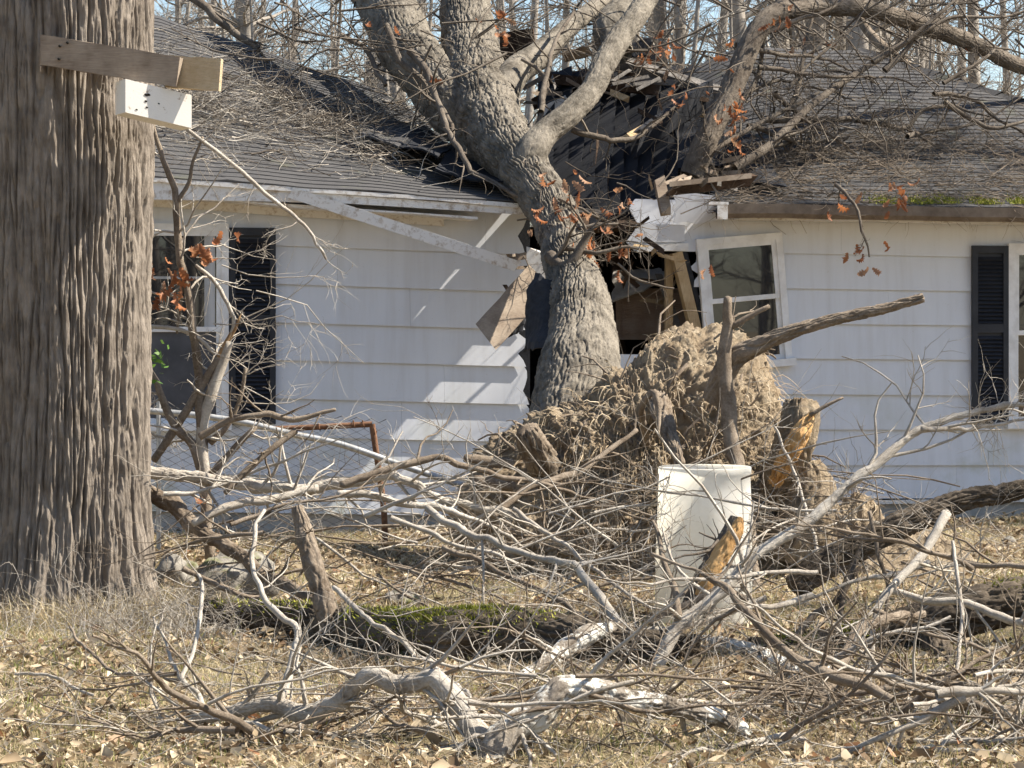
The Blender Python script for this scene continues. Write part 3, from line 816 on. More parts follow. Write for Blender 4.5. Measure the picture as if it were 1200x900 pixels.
sheet('roofing_felt', 'felt', [P(606, 408, 18.2), P(656, 416, 17.75), P(664, 330, 18.1), P(634, 324, 18.4)], .008, .07, nu=12, nv=12, seed=2, ragged=.10, label='torn black roofing felt draped against the trunk', cat='felt')
sheet('felt_scrap', 'felt', [P(596, 396, 19.25), P(612, 388, 19.2), P(622, 346, 19.4), P(600, 352, 19.4)], .008, .03, seed=4, label='narrow black felt scrap beside the weathered plank', cat='felt')
# things seen inside through the broken window
m = MB(); c0 = P(722, 398, 20.9); c1 = P(806, 338, 20.9)
m.box((c0[0], c0[1], c0[2]), (c1[0], c1[1] + .45, c1[2])); m.box((c0[0] + .05, c0[1] - .02, c0[2] + .05), (c1[0] - .2, c0[1] - .001, c1[2] - .06))
ch = m.build('dresser', 'chest_wood', label='brown wooden dresser inside the broken window', cat='dresser')
sheet('drywall', 'insulation', [P(716, 352, 20.7), P(790, 330, 20.7), P(772, 312, 20.9), P(720, 322, 21.0)], .015, .03, seed=8, ragged=.1, label='grey drywall sheet fallen over the dresser', cat='drywall')
timber('thin grey brace leaning across the dresser', 'grey_board', (772, 322, 20.4), (800, 398, 20.3), 8, .04)

# ------------------------------------------------------------------ standing tree (left)
TD = 14.1; tx, ty = X(68, TD), TD - CAM_D
tree = empty('standing_tree', (tx, ty, 0), 'big furrowed trunk with a plank nailed to it', 'tree')
zs = np.concatenate([np.linspace(-.12, 3.7, 560)])
pts = np.stack([tx + .02 * np.sin(zs * .9), ty + 0 * zs, zs], -1)
rad = np.interp(zs, [-.12, 0, .25, .7, 1.6, 2.6, 3.7], [.60, .565, .53, .50, .49, .495, .505])
fl = lambda th, s: .10 * np.exp(-s / .30) * (.35 + np.sin(th * 5 + .6)) + .02 * np.exp(-s / .9) * np.sin(th * 7)
V, Q = bark_tube(pts, rad, 700, .046, 17.5, .85, fl, warp_k=.5)
put('trunk', V, 'bark_standing', tree, quads=Q)
tb = Tubes()
zz = np.linspace(3.6, 12, 14)
tb.add(np.stack([tx + .02 * np.sin(zz * .9), ty + 0 * zz, zz], -1), np.interp(zz, [3.6, 12], [.50, .16]), 20)
for k in range(9):
    z0 = rng.uniform(5.5, 11.5); a = rng.uniform(0, 6.28)
    twig(tb, np.array([tx, ty, z0]), np.array([math.cos(a), math.sin(a), .7]), rng.uniform(2, 4), .09, 2, -.03, .3, 6)
tb.build('crown', 'bark_standing', tree)

# plank, pale board and white box on it
pl = beam('nailed_plank', 'weathered_wood', P(46, 58, 13.52), P(206, 84, 13.50), .158, .035, jag=.014, n=12, up=(.12, 1, 0), label='weathered grey-brown plank nailed across the big trunk', cat='plank')
for (a, b) in ((70, 54), (79, 50), (69, 69)):
    m = Tubes(); c = P(a, b, 13.49); m.add([c + (0, .02, 0), c + (0, -.006, 0)], [.007, .007], 8)
    V, Q = m.arrays(); put('nail_hole', np.vstack([V, c + (0, -.006, 0)]), 'knot_black', pl, quads=Q, tris=[(8 + j, 8 + (j + 1) % 8, 16) for j in range(8)])
beam('pale_board', 'fresh_wood', P(196, 84, 13.56), P(259, 88, 13.50), .17, .04, n=8, up=(.3, 1, 0), label='pale yellowish board end behind the weathered plank', cat='board')
# white box: front face turned to the right
yaw = math.radians(24)
bc = P(147, 112, 13.42); ux = np.array([math.cos(yaw), math.sin(yaw), 0]); uy = np.array([-math.sin(yaw), math.cos(yaw), 0]); uz = np.array([0, 0, 1.])
L_, H_, D_ = .36, .175, .20; sl = -.20
def bp(a, b, c): return bc + ux * a + uy * b + uz * (c + sl * a)
V = [bp(a, b, c) for c in (-H_ / 2, H_ / 2) for a, b in ((0, 0), (L_, 0), (L_, D_), (0, D_))]
wb = put('white_box', V, 'box_white', None, faces=BOXF, label='white painted wooden box fixed below the plank on the trunk', cat='box')
for (a, c, r) in ((.112, .030, .008), (.124, .034, .007), (.11, -.004, .0055), (.115, -.035, .005), (.18, 0, .004), (.06, -.06, .0045)):
    th = np.arange(8) * .785
    V = [bp(a + r * 1.5 * math.cos(x), -.002, c + r * math.sin(x)) for x in th] + [bp(a, -.003, c)]
    put('hole', V, 'knot_black', wb, tris=[(j, (j + 1) % 8, 8) for j in range(8)])

# ------------------------------------------------------------------ fallen tree
ft = empty('fallen_tree', P(700, 690, 16.6) * [1, 1, 0], 'huge uprooted tree leaning into the broken roof, roots torn up', 'tree')
def px_path(pts, step=.05):
    """pts: (px, py, d, width px) -> centre line and radii"""
    q = np.array([list(P(a, b, d)) + [w * d / F / 2] for a, b, d, w in pts])
    c = catmull(q, step); return c[:, :3], np.maximum(c[:, 3], .002)
def big_limb(name, pts, nu, amp, fx, fz, mat='bark_fallen', step=.012, label=None, wob=.0):
    c, r = px_path(pts, step); r = r * (.90 if r.max() > .15 else .82)
    if wob: c = c + wob * fbm(c * 3.1 + 40, 3)[:, None] * np.array([1, .5, 1]) 
    V, Q = bark_tube(c, r, nu, amp, fx, fz)
    n = len(c); T = frames(c)[0]
    tr = [((n - 1) * nu + a, (n - 1) * nu + (a + 1) % nu, len(V)) for a in range(nu)]
    V = np.vstack([V, c[-1] + T[-1] * r[-1] * .3])
    o = put(name, V, mat, ft, quads=Q, tris=tr)
    if label: o['label'] = label
    return o
MAIN = [(672, 540, 16.9, 140), (677, 480, 17.2, 124), (680, 430, 17.5, 108), (682, 395, 17.8, 90), (678, 350, 18.2, 76), (666, 300, 18.7, 64), (648, 252, 19.2, 60), (624, 215, 19.6, 64), (600, 182, 20.0, 72), (577, 148, 20.6, 86), (560, 100, 21.3, 82), (551, 50, 22.0, 70), (544, 0, 22.7, 62), (538, -60, 23.5, 56), (530, -160, 24.8, 46)]
big_limb('trunk', MAIN, 260, .030, 30, 3.4, step=.009, wob=.03)
big_limb('limb', [(588, 185, 20.5, 56), (548, 145, 20.9, 70), (508, 100, 21.4, 72), (476, 55, 21.9, 74), (452, 5, 22.5, 74), (420, -50, 23.2, 66), (390, -130, 24.2, 50)], 200, .028, 30, 3.4, step=.011, label='second stem forking left', wob=.03)
big_limb('limb', [(612, 215, 19.7, 50), (622, 180, 19.7, 44), (640, 155, 19.8, 36), (668, 132, 19.9, 34), (694, 104, 20.1, 31), (706, 76, 20.3, 32), (728, 42, 20.6, 31), (752, 8, 20.9, 29), (775, -40, 21.4, 26)], 90, .014, 44, 5, 'bark_fallen', step=.010, label='curving limb rising right of the trunk', wob=.03)
big_limb('limb', [(588, 108, 21.0, 44), (604, 84, 21.2, 40), (632, 64, 21.5, 36), (664, 34, 21.9, 26), (700, 6, 22.4, 22), (740, -30, 23, 18)], 70, .011, 40, 11, step=.016, wob=.02)
big_limb('limb', [(722, 62, 21.8, 46), (716, 30, 22.0, 44), (735, 8, 22.3, 40), (770, -30, 23, 36)], 70, .014, 40, 10, step=.016, label='pale lit limb at the top', wob=.03)
big_limb('limb', [(812, 205, 20.3, 36), (826, 168, 20.3, 36), (848, 124, 20.4, 34), (866, 84, 20.5, 34), (880, 50, 20.6, 32), (900, 22, 20.7, 30), (930, 11, 20.9, 24), (985, 9, 21.2, 24), (1045, 18, 21.5, 25), (1105, 38, 21.8, 26), (1150, 56, 22.0, 24), (1210, 82, 22.3, 22), (1290, 120, 22.8, 18)], 80, .013, 44, 5, 'bark_dark', step=.012, label='limb rising from the right roof and arching over the ridge', wob=.03)
big_limb('limb', [(912, 18, 20.8, 24), (925, -20, 21.2, 20), (940, -70, 21.8, 16)], 32, .008, 22, 9, 'bark_dark', step=.02)
big_limb('limb', [(1000, 8, 24.6, 12), (1020, 40, 24.5, 14), (1060, 75, 24.4, 16), (1110, 100, 24.4, 15), (1170, 118, 24.4, 12), (1230, 128, 24.5, 10)], 28, .006, 24, 10, 'bark_tan', step=.02, label='greenish limb resting behind the hip')
# medium branches over the roof
tb = Tubes(); tbt = Tubes()
def mid(pts, sides=8, tw=8, tl=.35, lev=1, droop=.02, wob=.03, tube=None):
    c, r = px_path(pts, .06)
    c = c + wob * fbm(c * 5.3 + 12, 3)[:, None] * np.array([1, .6, 1])
    t1_ = Tubes(); t1_.add(c, r, sides); t1_.build('branch', 'bark_dark', ft)
    for k in range(tw):
        i = rng.integers(1, len(c)); sd = unit(rng.normal(size=3) + unit(c[i] - c[i - 1]) * .8)
        twig(tbt, c[i], sd, tl * rng.uniform(.5, 1.4), max(.003, r[i] * .45), lev, droop)
R_ = lambda px, py: rd(px, py, 'R')
mid([(862, 196, 20.2, 12), (900, 172, 20.3, 11), (950, 124, 20.6, 9), (1000, 88, 21.0, 8), (1050, 58, 21.4, 7), (1085, 34, 21.7, 5), (1110, 10, 22, 3)], tw=16, lev=2)
mid([(920, 138, 20.6, 6), (936, 100, 20.8, 6), (942, 58, 21.1, 5), (952, 20, 21.4, 3)], tw=8)
mid([(895, 142, 21.0, 7), (960, 140, 21.1, 7), (1000, 140, 21.2, 7), (1060, 150, 21.2, 6), (1080, 130, 21.2, 5), (1120, 126, 21.2, 4), (1165, 138, 21.1, 2)], tw=14, lev=2)
mid([(1120, 126, 21.2, 3), (1135, 108, 21.3, 2), (1128, 130, 21.3, 2), (1120, 165, 21, 1.5)], tw=3)
mid([(1066, 150, 21.2, 4), (1090, 165, 21, 3), (1110, 178, 21, 2)], tw=3)
mid([(672, 150, 20.2, 8), (700, 162, 20.2, 7), (740, 164, 20.3, 6), (762, 150, 20.4, 5), (790, 126, 20.6, 3)], tw=6)
mid([(480, 60, 21.0, 9), (500, 80, 20.8, 9), (510, 110, 20.6, 8), (525, 150, 20.3, 7), (540, 180, 20.0, 7), (560, 205, 19.8, 6), (600, 226, 19.5, 5), (620, 236, 19.4, 4)], tw=10)
mid([(452, 30, 21.2, 8), (470, 70, 21.0, 8), (492, 90, 20.9, 7), (520, 130, 20.6, 6), (545, 185, 20.2, 5)], tw=8)
mid([(400, 40, 22, 6), (425, 55, 21.9, 6), (440, 80, 21.7, 6), (452, 100, 21.5, 5)], tw=6)
mid([(610, 70, 21.0, 4), (640, 90, 20.9, 5), (634, 130, 20.6, 6), (628, 160, 20.3, 6)], tw=6)
mid([(635, 130, 20.3, 7), (640, 90, 20.6, 6), (650, 50, 21, 5), (672, 15, 21.5, 4)], tw=8)
mid([(655, 262, 18.8, 6), (680, 268, 18.7, 5), (700, 262, 18.7, 4), (725, 262, 18.7, 3)], tw=8, lev=2)
mid([(645, 300, 18.5, 16), (665, 312, 18.3, 12), (680, 290, 18.3, 10), (694, 268, 18.3, 7)], tw=5)
mid([(660, 292, 18.4, 6), (700, 296, 18.3, 5), (735, 290, 18.3, 4), (760, 296, 18.3, 2)], tw=8)
mid([(655, 232, 19.0, 4), (690, 250, 18.9, 3), (720, 262, 18.9, 2)], tw=6)
mid([(722, 310, 18.3, 3), (750, 330, 18.3, 3), (790, 338, 18.3, 2)], tw=4)
mid([(223, -6, 23.5, 10), (260, 27, 23.4, 9), (303, 57, 23.3, 8)], tw=6)
mid([(980, 215, 19.5, 5), (1000, 240, 19.3, 4), (1012, 268, 19.2, 3), (1020, 300, 19.2, 2)], tw=4, tl=.15)
mid([(818, 188, 20.2, 6), (880, 150, 20.4, 6), (940, 120, 20.7, 5), (960, 108, 20.8, 3)], tw=10)
for k in range(210):       # tangle along the top of the frame
    px, py = rng.uniform(300, 1200), rng.uniform(-40, 90)
    if px > 880: py -= 30
    d = rng.uniform(20.4, 24)
    a = rng.uniform(-.9, .9)
    twig(tbt, P(px, py, d), np.array([math.cos(a) * rng.choice([-1, 1]), rng.normal() * .4, math.sin(a) - .15]), rng.uniform(.5, 1.2), rng.uniform(.005, .012), 2, .03)
for k in range(130):       # thicket around the hole
    px, py = (rng.uniform(600, 830) if k < 7 else rng.uniform(830, 1160)), rng.uniform(60, 200)
    twig(tbt, P(px, py, rng.uniform(19.8, 21.4)), rng.normal(size=3), rng.uniform(.3, .8), rng.uniform(.003, .007), 2, .03)
for k in range(16):       # bare branches lying across the right slope and the ridge
    a_, b_ = rng.uniform(800, 1120), rng.uniform(10, 170); q_ = [(a_, b_, 20.6, rng.uniform(5, 9))]; an = rng.uniform(-.7, .5)
    for j_ in range(4):
        an += rng.normal() * .3; l_ = rng.uniform(28, 60); p_ = q_[-1]; q_.append((p_[0] + l_ * math.cos(an), p_[1] + l_ * math.sin(an), p_[2] + rng.uniform(0, .25), p_[3] * .72))
    mid(q_, tw=9, tl=.3, lev=2)
for k in range(22):
    twig(tbt, P(rng.uniform(600, 800), rng.uniform(170, 300), rng.uniform(18.7, 19.8)), rng.normal(size=3), rng.uniform(.25, .7), rng.uniform(.003, .008), 2, .04)
tbt.build('twigs', 'bark_dark', ft, kind='stuff')

# oak leaves: each a lobed, folded blade
def oak_leaf_mesh(seed):
    r = np.random.default_rng(seed)
    n = 13; V = []; bend = r.uniform(.8, 2.6) * r.choice([-1, 1]); c = np.zeros(3); L = r.uniform(.09, .13); fold = r.uniform(.3, 1.1)
    for i_ in range(n):
        s = i_ / (n - 1); a = bend * s ** 1.3
        d = np.array([0, math.cos(a), math.sin(a)]); up = np.array([0, -math.sin(a), math.cos(a)])
        w = (.011 + .013 * (i_ % 2) * r.uniform(.6, 1.2)) * math.sin(math.pi * min(1, s * .9 + .1)) ** .6 * (.7 + .5 * s) * 1.5
        tw = r.normal() * .25
        V += [c + (-w * math.cos(fold), 0, 0) + up * w * (math.sin(fold) + tw), c, c + (w * math.cos(fold + tw), 0, 0) + up * w * math.sin(fold - tw)]
        c = c + d * L / (n - 1)
    f = []
    for i_ in range(n - 1):
        a = i_ * 3; f += [(a, a + 1, a + 4, a + 3), (a + 1, a + 2, a + 5, a + 4)]
    me = bpy.data.meshes.new('leaf'); me.from_pydata([tuple(v) for v in V], [], f); me.materials.append(M['oak_leaf']); me.update(); smooth(me)
    return me
LEAF = [oak_leaf_mesh(k) for k in range(9)]
def hang_leaves(parent, px, py, d, n, spread=.08, size=.95):
    for k in range(int(n * 1.25)):
        o = bpy.data.objects.new('leaf', LEAF[rng.integers(9)]); COL.objects.link(o)
        o.location = P(px, py, d) + rng.normal(size=3) * spread * np.array([1, .6, .8]) - wloc(parent); o.parent = parent
        o.rotation_euler = (rng.uniform(-2.4, -1.0), rng.normal() * .6, rng.uniform(0, 6.28)); s = size * rng.uniform(.7, 1.2); o.scale = (s, s, s)
for (a, b, d, n) in ((690, 285, 18.4, 9), (700, 262, 18.5, 4), (735, 300, 18.3, 5), (665, 205, 18.9, 5), (650, 252, 18.8, 5), (728, 226, 18.9, 4), (682, 250, 18.7, 4), (590, 40, 21, 4), (580, 20, 21, 3),
                     (862, 124, 20.1, 6), (852, 68, 20.4, 3), (915, 18, 20.4, 5), (935, 52, 20.9, 2), (975, 52, 21, 2), (1050, 230, 19.3, 12), (1010, 290, 19.2, 4), (1018, 318, 19.2, 2), (975, 240, 19.3, 3),
                     (850, 130, 20.1, 4), (800, 120, 20.4, 5), (768, 52, 21.2, 4), (790, 60, 21.2, 4), (866, 156, 20.2, 5), (870, 190, 20.1, 3), (660, 225, 18.9, 4), (830, 320, 18.4, 2), (755, 62, 21.1, 3), (450, 30, 21.2, 2), (500, 88, 20.7, 2), (1120, 40, 22, 2)):
    hang_leaves(ft, a, b, d, n)

# root ball -----------------------------------------------------------------
outl = [(545, 575), (560, 545), (592, 515), (612, 500), (640, 478), (690, 462), (735, 436), (766, 406), (800, 386), (846, 380), (884, 396), (908, 436), (926, 482), (940, 540), (955, 600), (985, 640), (1000, 700), (900, 715), (760, 715), (620, 712), (545, 690), (528, 640)]
rc = np.array([760, 590.]); rd0 = 16.35
ang = np.array([math.atan2(-(b - rc[1]), a - rc[0]) for a, b in outl]); rr = np.array([math.hypot(a - rc[0], b - rc[1]) for a, b in outl])
o_ = np.argsort(ang); ang, rr = ang[o_], rr[o_]
nu, nv = 520, 240
th = np.linspace(-np.pi, np.pi, nu, endpoint=False)
rad_o = np.interp(th, ang, rr, period=2 * np.pi)
sv = np.linspace(0, 1, nv)
C0 = P(rc[0], rc[1], rd0)
prof = np.sin(sv * np.pi / 1.0)                   # 0 front centre .. 1 back centre
rad_f = np.where(sv < .72, np.sin(np.clip(sv / .72, 0, 1) * np.pi / 2) ** .85, np.cos(np.clip((sv - .72) / .28, 0, 1) * np.pi / 2) ** .8)
dep = np.interp(sv, [0, .3, .55, .72, .86, 1], [-.42, -.34, -.14, .15, .42, .5])
px_m = rd0 / F
XX = rad_f[:, None] * rad_o[None] * np.cos(th)[None] * px_m
ZZ = rad_f[:, None] * rad_o[None] * np.sin(th)[None] * px_m
YY = np.broadcast_to(dep[:, None], XX.shape) + .30 * (ZZ + .2)          # plate leans back with the trunk
q = np.stack([XX, YY, ZZ], -1)
nr = unit(np.array([0, -1, .1]))
out_dir = np.stack([XX, YY * 1.2 - .3, ZZ], -1); out_dir /= np.linalg.norm(out_dir, axis=2)[..., None] + 1e-6
hh = .16 * fbm(q * 2.4 + 3, 5) + .10 * (np.abs(fbm(q * 6 + 11, 4)) - .3) + .05 * fbm(q * 20, 4) + .03 * noise(q * 55)
Vb = (C0 + q + out_dir * hh[..., None])
Vb[..., 2] = np.maximum(Vb[..., 2], -.12)
ridx = np.arange(nv - 1)[:, None] * nu; j = np.arange(nu)[None]; j2 = (j + 1) % nu
rb = put('root_ball', Vb.reshape(-1, 3), 'soil', ft, quads=np.stack([ridx + j, ridx + j2, ridx + nu + j2, ridx + nu + j], -1).reshape(-1, 4))
rb['label'] = 'upturned plate of roots and tan earth'
tr_ = Tubes()
for k in range(4300):
    a = rng.integers(12, 190); b = rng.integers(nu)
    p = Vb[a, b]
    if p[2] < .05: continue
    o_d = out_dir[a, b]
    L = rng.gamma(1.7, .055) + .03
    dd = unit(o_d * .9 + rng.normal(size=3) * .5 + np.array([0, -.3, -.2])); pts = [p - o_d * .01]
    dr = rng.uniform(.25, .9)
    for s in range(5):
        dd = unit(dd + rng.normal(size=3) * .22 + np.array([0, 0, -dr])); pts.append(pts[-1] + dd * L / 5)
    tr_.add(pts, rng.uniform(.0012, .0032) * np.array([1, .95, .9, .8, .65, .4]), 3)
tr_.build('rootlets', 'root_hair', rb, kind='stuff')
tr_ = Tubes()
for k in range(60):
    a = rng.integers(16, 176); b = rng.integers(nu); p = Vb[a, b]; o_d = out_dir[a, b]
    if p[2] < .15: continue
    twig(tr_, p - o_d * .05, o_d + rng.normal(size=3) * .7, rng.uniform(.2, .6), rng.uniform(.006, .016), 1, .12, .5, 5)
tr_.build('small_roots', 'bark_tan', rb, kind='stuff')
def root(pts, amp=.14, mat='bark_tan', label=None, name='root', wob=.02):
    c, r = px_path(pts, .03); c = c + wob * fbm(c * 6, 3)[:, None] * np.array([1, .5, 1])
    if r.max() > .05:
        c, r = px_path(pts, .014); V, Q = bark_tube(c, r, 72, amp * .15, 24, 3.5); n = len(c); k = 72
        T3 = [((n - 1) * k + a, (n - 1) * k + (a + 1) % k, len(V)) for a in range(k)]; V = np.vstack([V, c[-1] + (c[-1] - c[-2]) * .5])
        o = put(name, V, mat, rb, quads=Q, tris=T3)
    else:
        V, Q, T3 = knobbly(c, r, amp, 16); o = put(name, V, mat, rb, quads=Q, tris=T3, sm=True)
    if label: o['label'] = label
    return o
root([(838, 470, 16.0, 32), (856, 425, 15.9, 27), (890, 404, 15.85, 20), (930, 388, 15.8, 16), (975, 375, 15.8, 13), (1030, 363, 15.8, 12), (1082, 349, 15.8, 10)], label='long broken root pointing right')
root([(886, 700, 15.2, 12), (880, 640, 15.4, 14), (868, 570, 15.6, 17), (856, 500, 15.75, 19), (849, 430, 15.8, 17), (852, 380, 15.8, 12), (853, 348, 15.8, 9)], label='upright root stem in front of the earth')
root([(856, 384, 15.8, 8), (880, 370, 15.8, 7), (902, 358, 15.8, 5)])
root([(772, 470, 16.3, 26), (778, 495, 15.95, 24), (788, 522, 15.75, 18), (798, 546, 15.65, 9)], .2, label='pale root stub above the can')
root([(758, 520, 16.2, 10), (752, 480, 15.8, 8), (766, 460, 15.7, 8), (770, 490, 15.65, 6), (772, 512, 15.6, 3)])
root([(660, 580, 16.5, 44), (640, 550, 16.2, 40), (624, 522, 16.0, 34), (616, 502, 15.95, 26)], .3, 'bark_tan', 'broken root stub on the left shoulder')
root([(600, 545, 16.0, 12), (570, 538, 15.95, 12), (545, 536, 15.9, 9)])
root([(600, 570, 16.0, 14), (572, 564, 15.9, 12), (556, 562, 15.85, 10)])
root([(890, 640, 16.4, 44), (908, 590, 16.2, 48), (924, 540, 16.0, 48), (936, 500, 15.95, 46), (938, 472, 16.0, 40)], .28, 'soil', 'thick torn root stump on the right')
root([(908, 566, 15.85, 14), (922, 538, 15.72, 20), (938, 508, 15.70, 20), (952, 484, 15.74, 6)], .3, 'split_wood', 'orange torn wood of the root stump')
root([(950, 486, 15.7, 5), (970, 474, 15.7, 4), (988, 466, 15.7, 3)])
root([(930, 660, 15.9, 60), (945, 610, 15.9, 64), (952, 570, 15.95, 52), (946, 545, 16, 30)], .3, 'soil', 'earth-caked root on the right')
for k in range(26):        # roots running over the face of the plate
    a0 = int(rng.integers(24, 112)); b0 = int(rng.integers(nu)); st_ = rng.choice([-1, 1]); q_ = []
    for j_ in range(7):
        aa = int(np.clip(a0 + j_ * rng.integers(5, 14), 6, 180)); bb = int(b0 + st_ * j_ * rng.integers(0, 7)) % nu
        q_.append(Vb[aa, bb] + out_dir[aa, bb] * (.0 if 0 < j_ < 6 else -.05))
    q_ = catmull(np.array(q_), .03); r_ = rng.uniform(.008, .024) * np.linspace(1, .35, len(q_))
    V, Q, T3 = knobbly(q_, r_, .2, 8); put('root', V, 'bark_tan', rb, quads=Q, tris=T3, sm=True)

# heaped earth right of the root ball
def mound(name, cx, cy, rx, ry, h, label, seed, cat='earth'):
    n, k = 90, 200; s = np.linspace(0, 1, n)[:, None]; a = np.linspace(0, 2 * np.pi, k, endpoint=False)[None]
    wob = 1 + .25 * noise(np.stack([np.cos(a) * 1.3, np.sin(a) * 1.3, 0 * a + seed], -1))
    x = cx + rx * s * np.cos(a) * wob; y = cy + ry * s * np.sin(a) * wob
    z = ground(x, y) - .04 + h * np.cos(s * np.pi / 2) ** 1.1 + 0 * a
    qq = np.stack([x, y, z], -1)
    z = z + (.14 * fbm(qq * 4 + seed, 5) + .06 * fbm(qq * 16, 4)) * (1 - s ** 4)
    V = np.stack([x, y, z], -1).reshape(-1, 3)
    i0 = np.arange(n - 1)[:, None] * k; j = np.arange(k)[None]; j2 = (j + 1) % k
    return put(name, V, 'soil', quads=np.stack([i0 + j, i0 + k + j, i0 + k + j2, i0 + j2], -1).reshape(-1, 4), label=label, cat=cat)
m1 = mound('earth_mound', X(1060, 16.4), -3.6, .62, .55, .36, 'heap of dug-up earth behind the right fallen log', 4.)
m2 = mound('earth_mound', X(1000, 17.2), -2.8, .40, .4, .50, 'small earth heap against the right side of the root ball', 8.)
for mo, c, n in ((m1, (X(1060, 16.4), -3.6), 500), (m2, (X(1000, 17.2), -2.8), 300)):
    tr_ = Tubes()
    me = mo.data; co = np.zeros(len(me.vertices) * 3, np.float32); me.vertices.foreach_get('co', co); co = co.reshape(-1, 3) + np.array(mo.location)
    for k in range(n):
        p = co[rng.integers(len(co))]; twig(tr_, p, rng.normal(size=3) + (0, -.5, .2), rng.uniform(.06, .22), rng.uniform(.0015, .003), 0, .3, .5, 3)
    tr_.build('rootlets', 'root_hair', mo, kind='stuff')

# ------------------------------------------------------------------ white plastic can
cz = gd(735); cx, cy = X(824, cz), cz - CAM_D
n = 64; a = np.arange(n) * 2 * np.pi / n; px_c = cz / F
prof = [(.0, .02), (.252, .02), (.264, .04), (.262, .35), (.252, .70), (.248, .785), (.253, .79), (.254, .82), (.251, .826), (.246, .826), (.238, .79), (.243, .70), (.250, .35), (.249, .045), (.0, .03)]
V = []; Q = []
sc = 55 * px_c / .254; hs = (735 - 548) * px_c / .826
for r, z in prof:
    a2 = a + .35; ov = (np.abs(np.cos(a2)) ** 2.3 + np.abs(np.sin(a2)) ** 2.3) ** (-1 / 2.3) * .98
    V += list(np.stack([cx + r * sc * np.cos(a) * ov + (z * .02), cy + r * sc * np.sin(a) * ov + z * .12, z * hs + 0 * a], -1))
for r in range(len(prof) - 1):
    for c in range(n): Q.append((r * n + c, r * n + (c + 1) % n, (r + 1) * n + (c + 1) % n, (r + 1) * n + c))
# single-walled shell keeps the plastic see-through to light
keep = 10
V1 = np.array(V)[:keep * n]; Q1 = [q for q in Q if max(q) < keep * n]
can = put('plastic_can', V1, 'can_plastic', None, quads=Q1, sm=True, label='tall white plastic can without lid standing before the root ball', cat='can', origin=(cx, cy, 0))

# ------------------------------------------------------------------ chain-link fence and gate
fd = 17.6
fence = empty('chain_link_gate', P(300, 650, fd) * [1, 1, 0], 'rusty chain-link gate panel leaning before the left window', 'gate')
tb = Tubes()
def pipe(pts, w, mat, name, sides=8, parent=fence, wob=0.0):
    q = np.array([list(P(a, b, d)) for a, b, d in pts]); c = catmull(q, .06); t_ = Tubes(); t_.add(c, np.full(len(c), w), sides)
    return t_.build(name, mat, parent)
pipe([(318, 503, fd), (380, 500, fd), (436, 497, fd)], .020, 'rust', 'top_rail')
pipe([(436, 497, fd), (443, 545, fd), (450, 600, fd), (452, 660, fd)], .021, 'rust', 'post')
pipe([(170, 481, fd - .25), (233, 487, fd - .25), (290, 496, fd - .25), (340, 508, fd - .25), (400, 521, fd - .25), (470, 545, fd - .25), (545, 570, fd - .25)], .022, 'galvanised', 'bent_rail')
pipe([(186, 470, fd), (186, 660, fd)], .016, 'galvanised', 'post')
tb = Tubes()
for (a, b) in ((413, 497), (424, 497), (372, 500), (437, 505), (440, 560)):
    c = P(a, b, fd); th = np.linspace(0, 6.3, 9); tb.add(np.stack([c[0] + .004 * th, c[1] + .026 * np.cos(th), c[2] + .026 * np.sin(th)], -1), np.full(9, .004), 4)
tb.build('clips', 'rust', fence, kind='stuff')
tb = Tubes(); cell = .054
x0, x1, zt, zb = X(178, fd), X(446, fd), 1.02, .02
nw = int((x1 - x0) / cell) + 1; nz = int((zt - zb) / (cell / 2))
for k in range(nw):
    pts = []
    for s in range(nz + 1):
        z = zt - s * cell / 2; x = x0 + k * cell + (cell if (s + k) % 2 else 0)
        sag = np.interp(x, [x0, x1], [.09, -.12]); y = fd - CAM_D + .02 + .05 * noise(np.array([x * 2, z * 2, 3.])) + (.004 if s % 2 else -.004)
        pts.append((x + .02 * noise(np.array([x * 3, z * 3, 9.])), y, z * (1 + sag * .6) ))
    tb.add(pts, np.full(nz + 1, .0032), 3)
tb.build('chain_link_mesh', 'old_wire', fence, kind='stuff')

# ------------------------------------------------------------------ stone
def rock(name, px, py, w, h, label, seed, d=None):
    d = d or gd(py); n, k = 30, 44
    u = np.linspace(0, np.pi, n)[:, None]; a = np.linspace(0, 2 * np.pi, k, endpoint=False)[None]
    q = np.stack([np.sin(u) * np.cos(a), np.sin(u) * np.sin(a), np.cos(u) + 0 * a], -1)
    r = 1 + .35 * noise(q * 1.2 + seed) + .10 * fbm(q * 4 + seed, 3)
    V = q * r[..., None] * np.array([w / 2, w / 2.3, h * .62]) * d / F + np.array([X(px, d), d - CAM_D, h * .36 * d / F])
    i0 = np.arange(n - 1)[:, None] * k; j = np.arange(k)[None]; j2 = (j + 1) % k
    return put(name, V.reshape(-1, 3), 'stone', quads=np.stack([i0 + j, i0 + k + j, i0 + k + j2, i0 + j2], -1).reshape(-1, 4), sm=True, label=label, cat='stone')
rock('mossy_stone', 276, 712, 108, 62, 'grey stone with green moss beside the big standing trunk', 3.)
rock('mossy_stone', 205, 690, 50, 40, 'small mossy stone close against the big trunk', 9.)
rock('mossy_stone', 470, 705, 40, 18, 'small flat grey stone before the gate post', 21., 14.6)
rock('stone', 1182, 640, 16, 12, 'pale small stone beside the foundation at the far right', 15.)

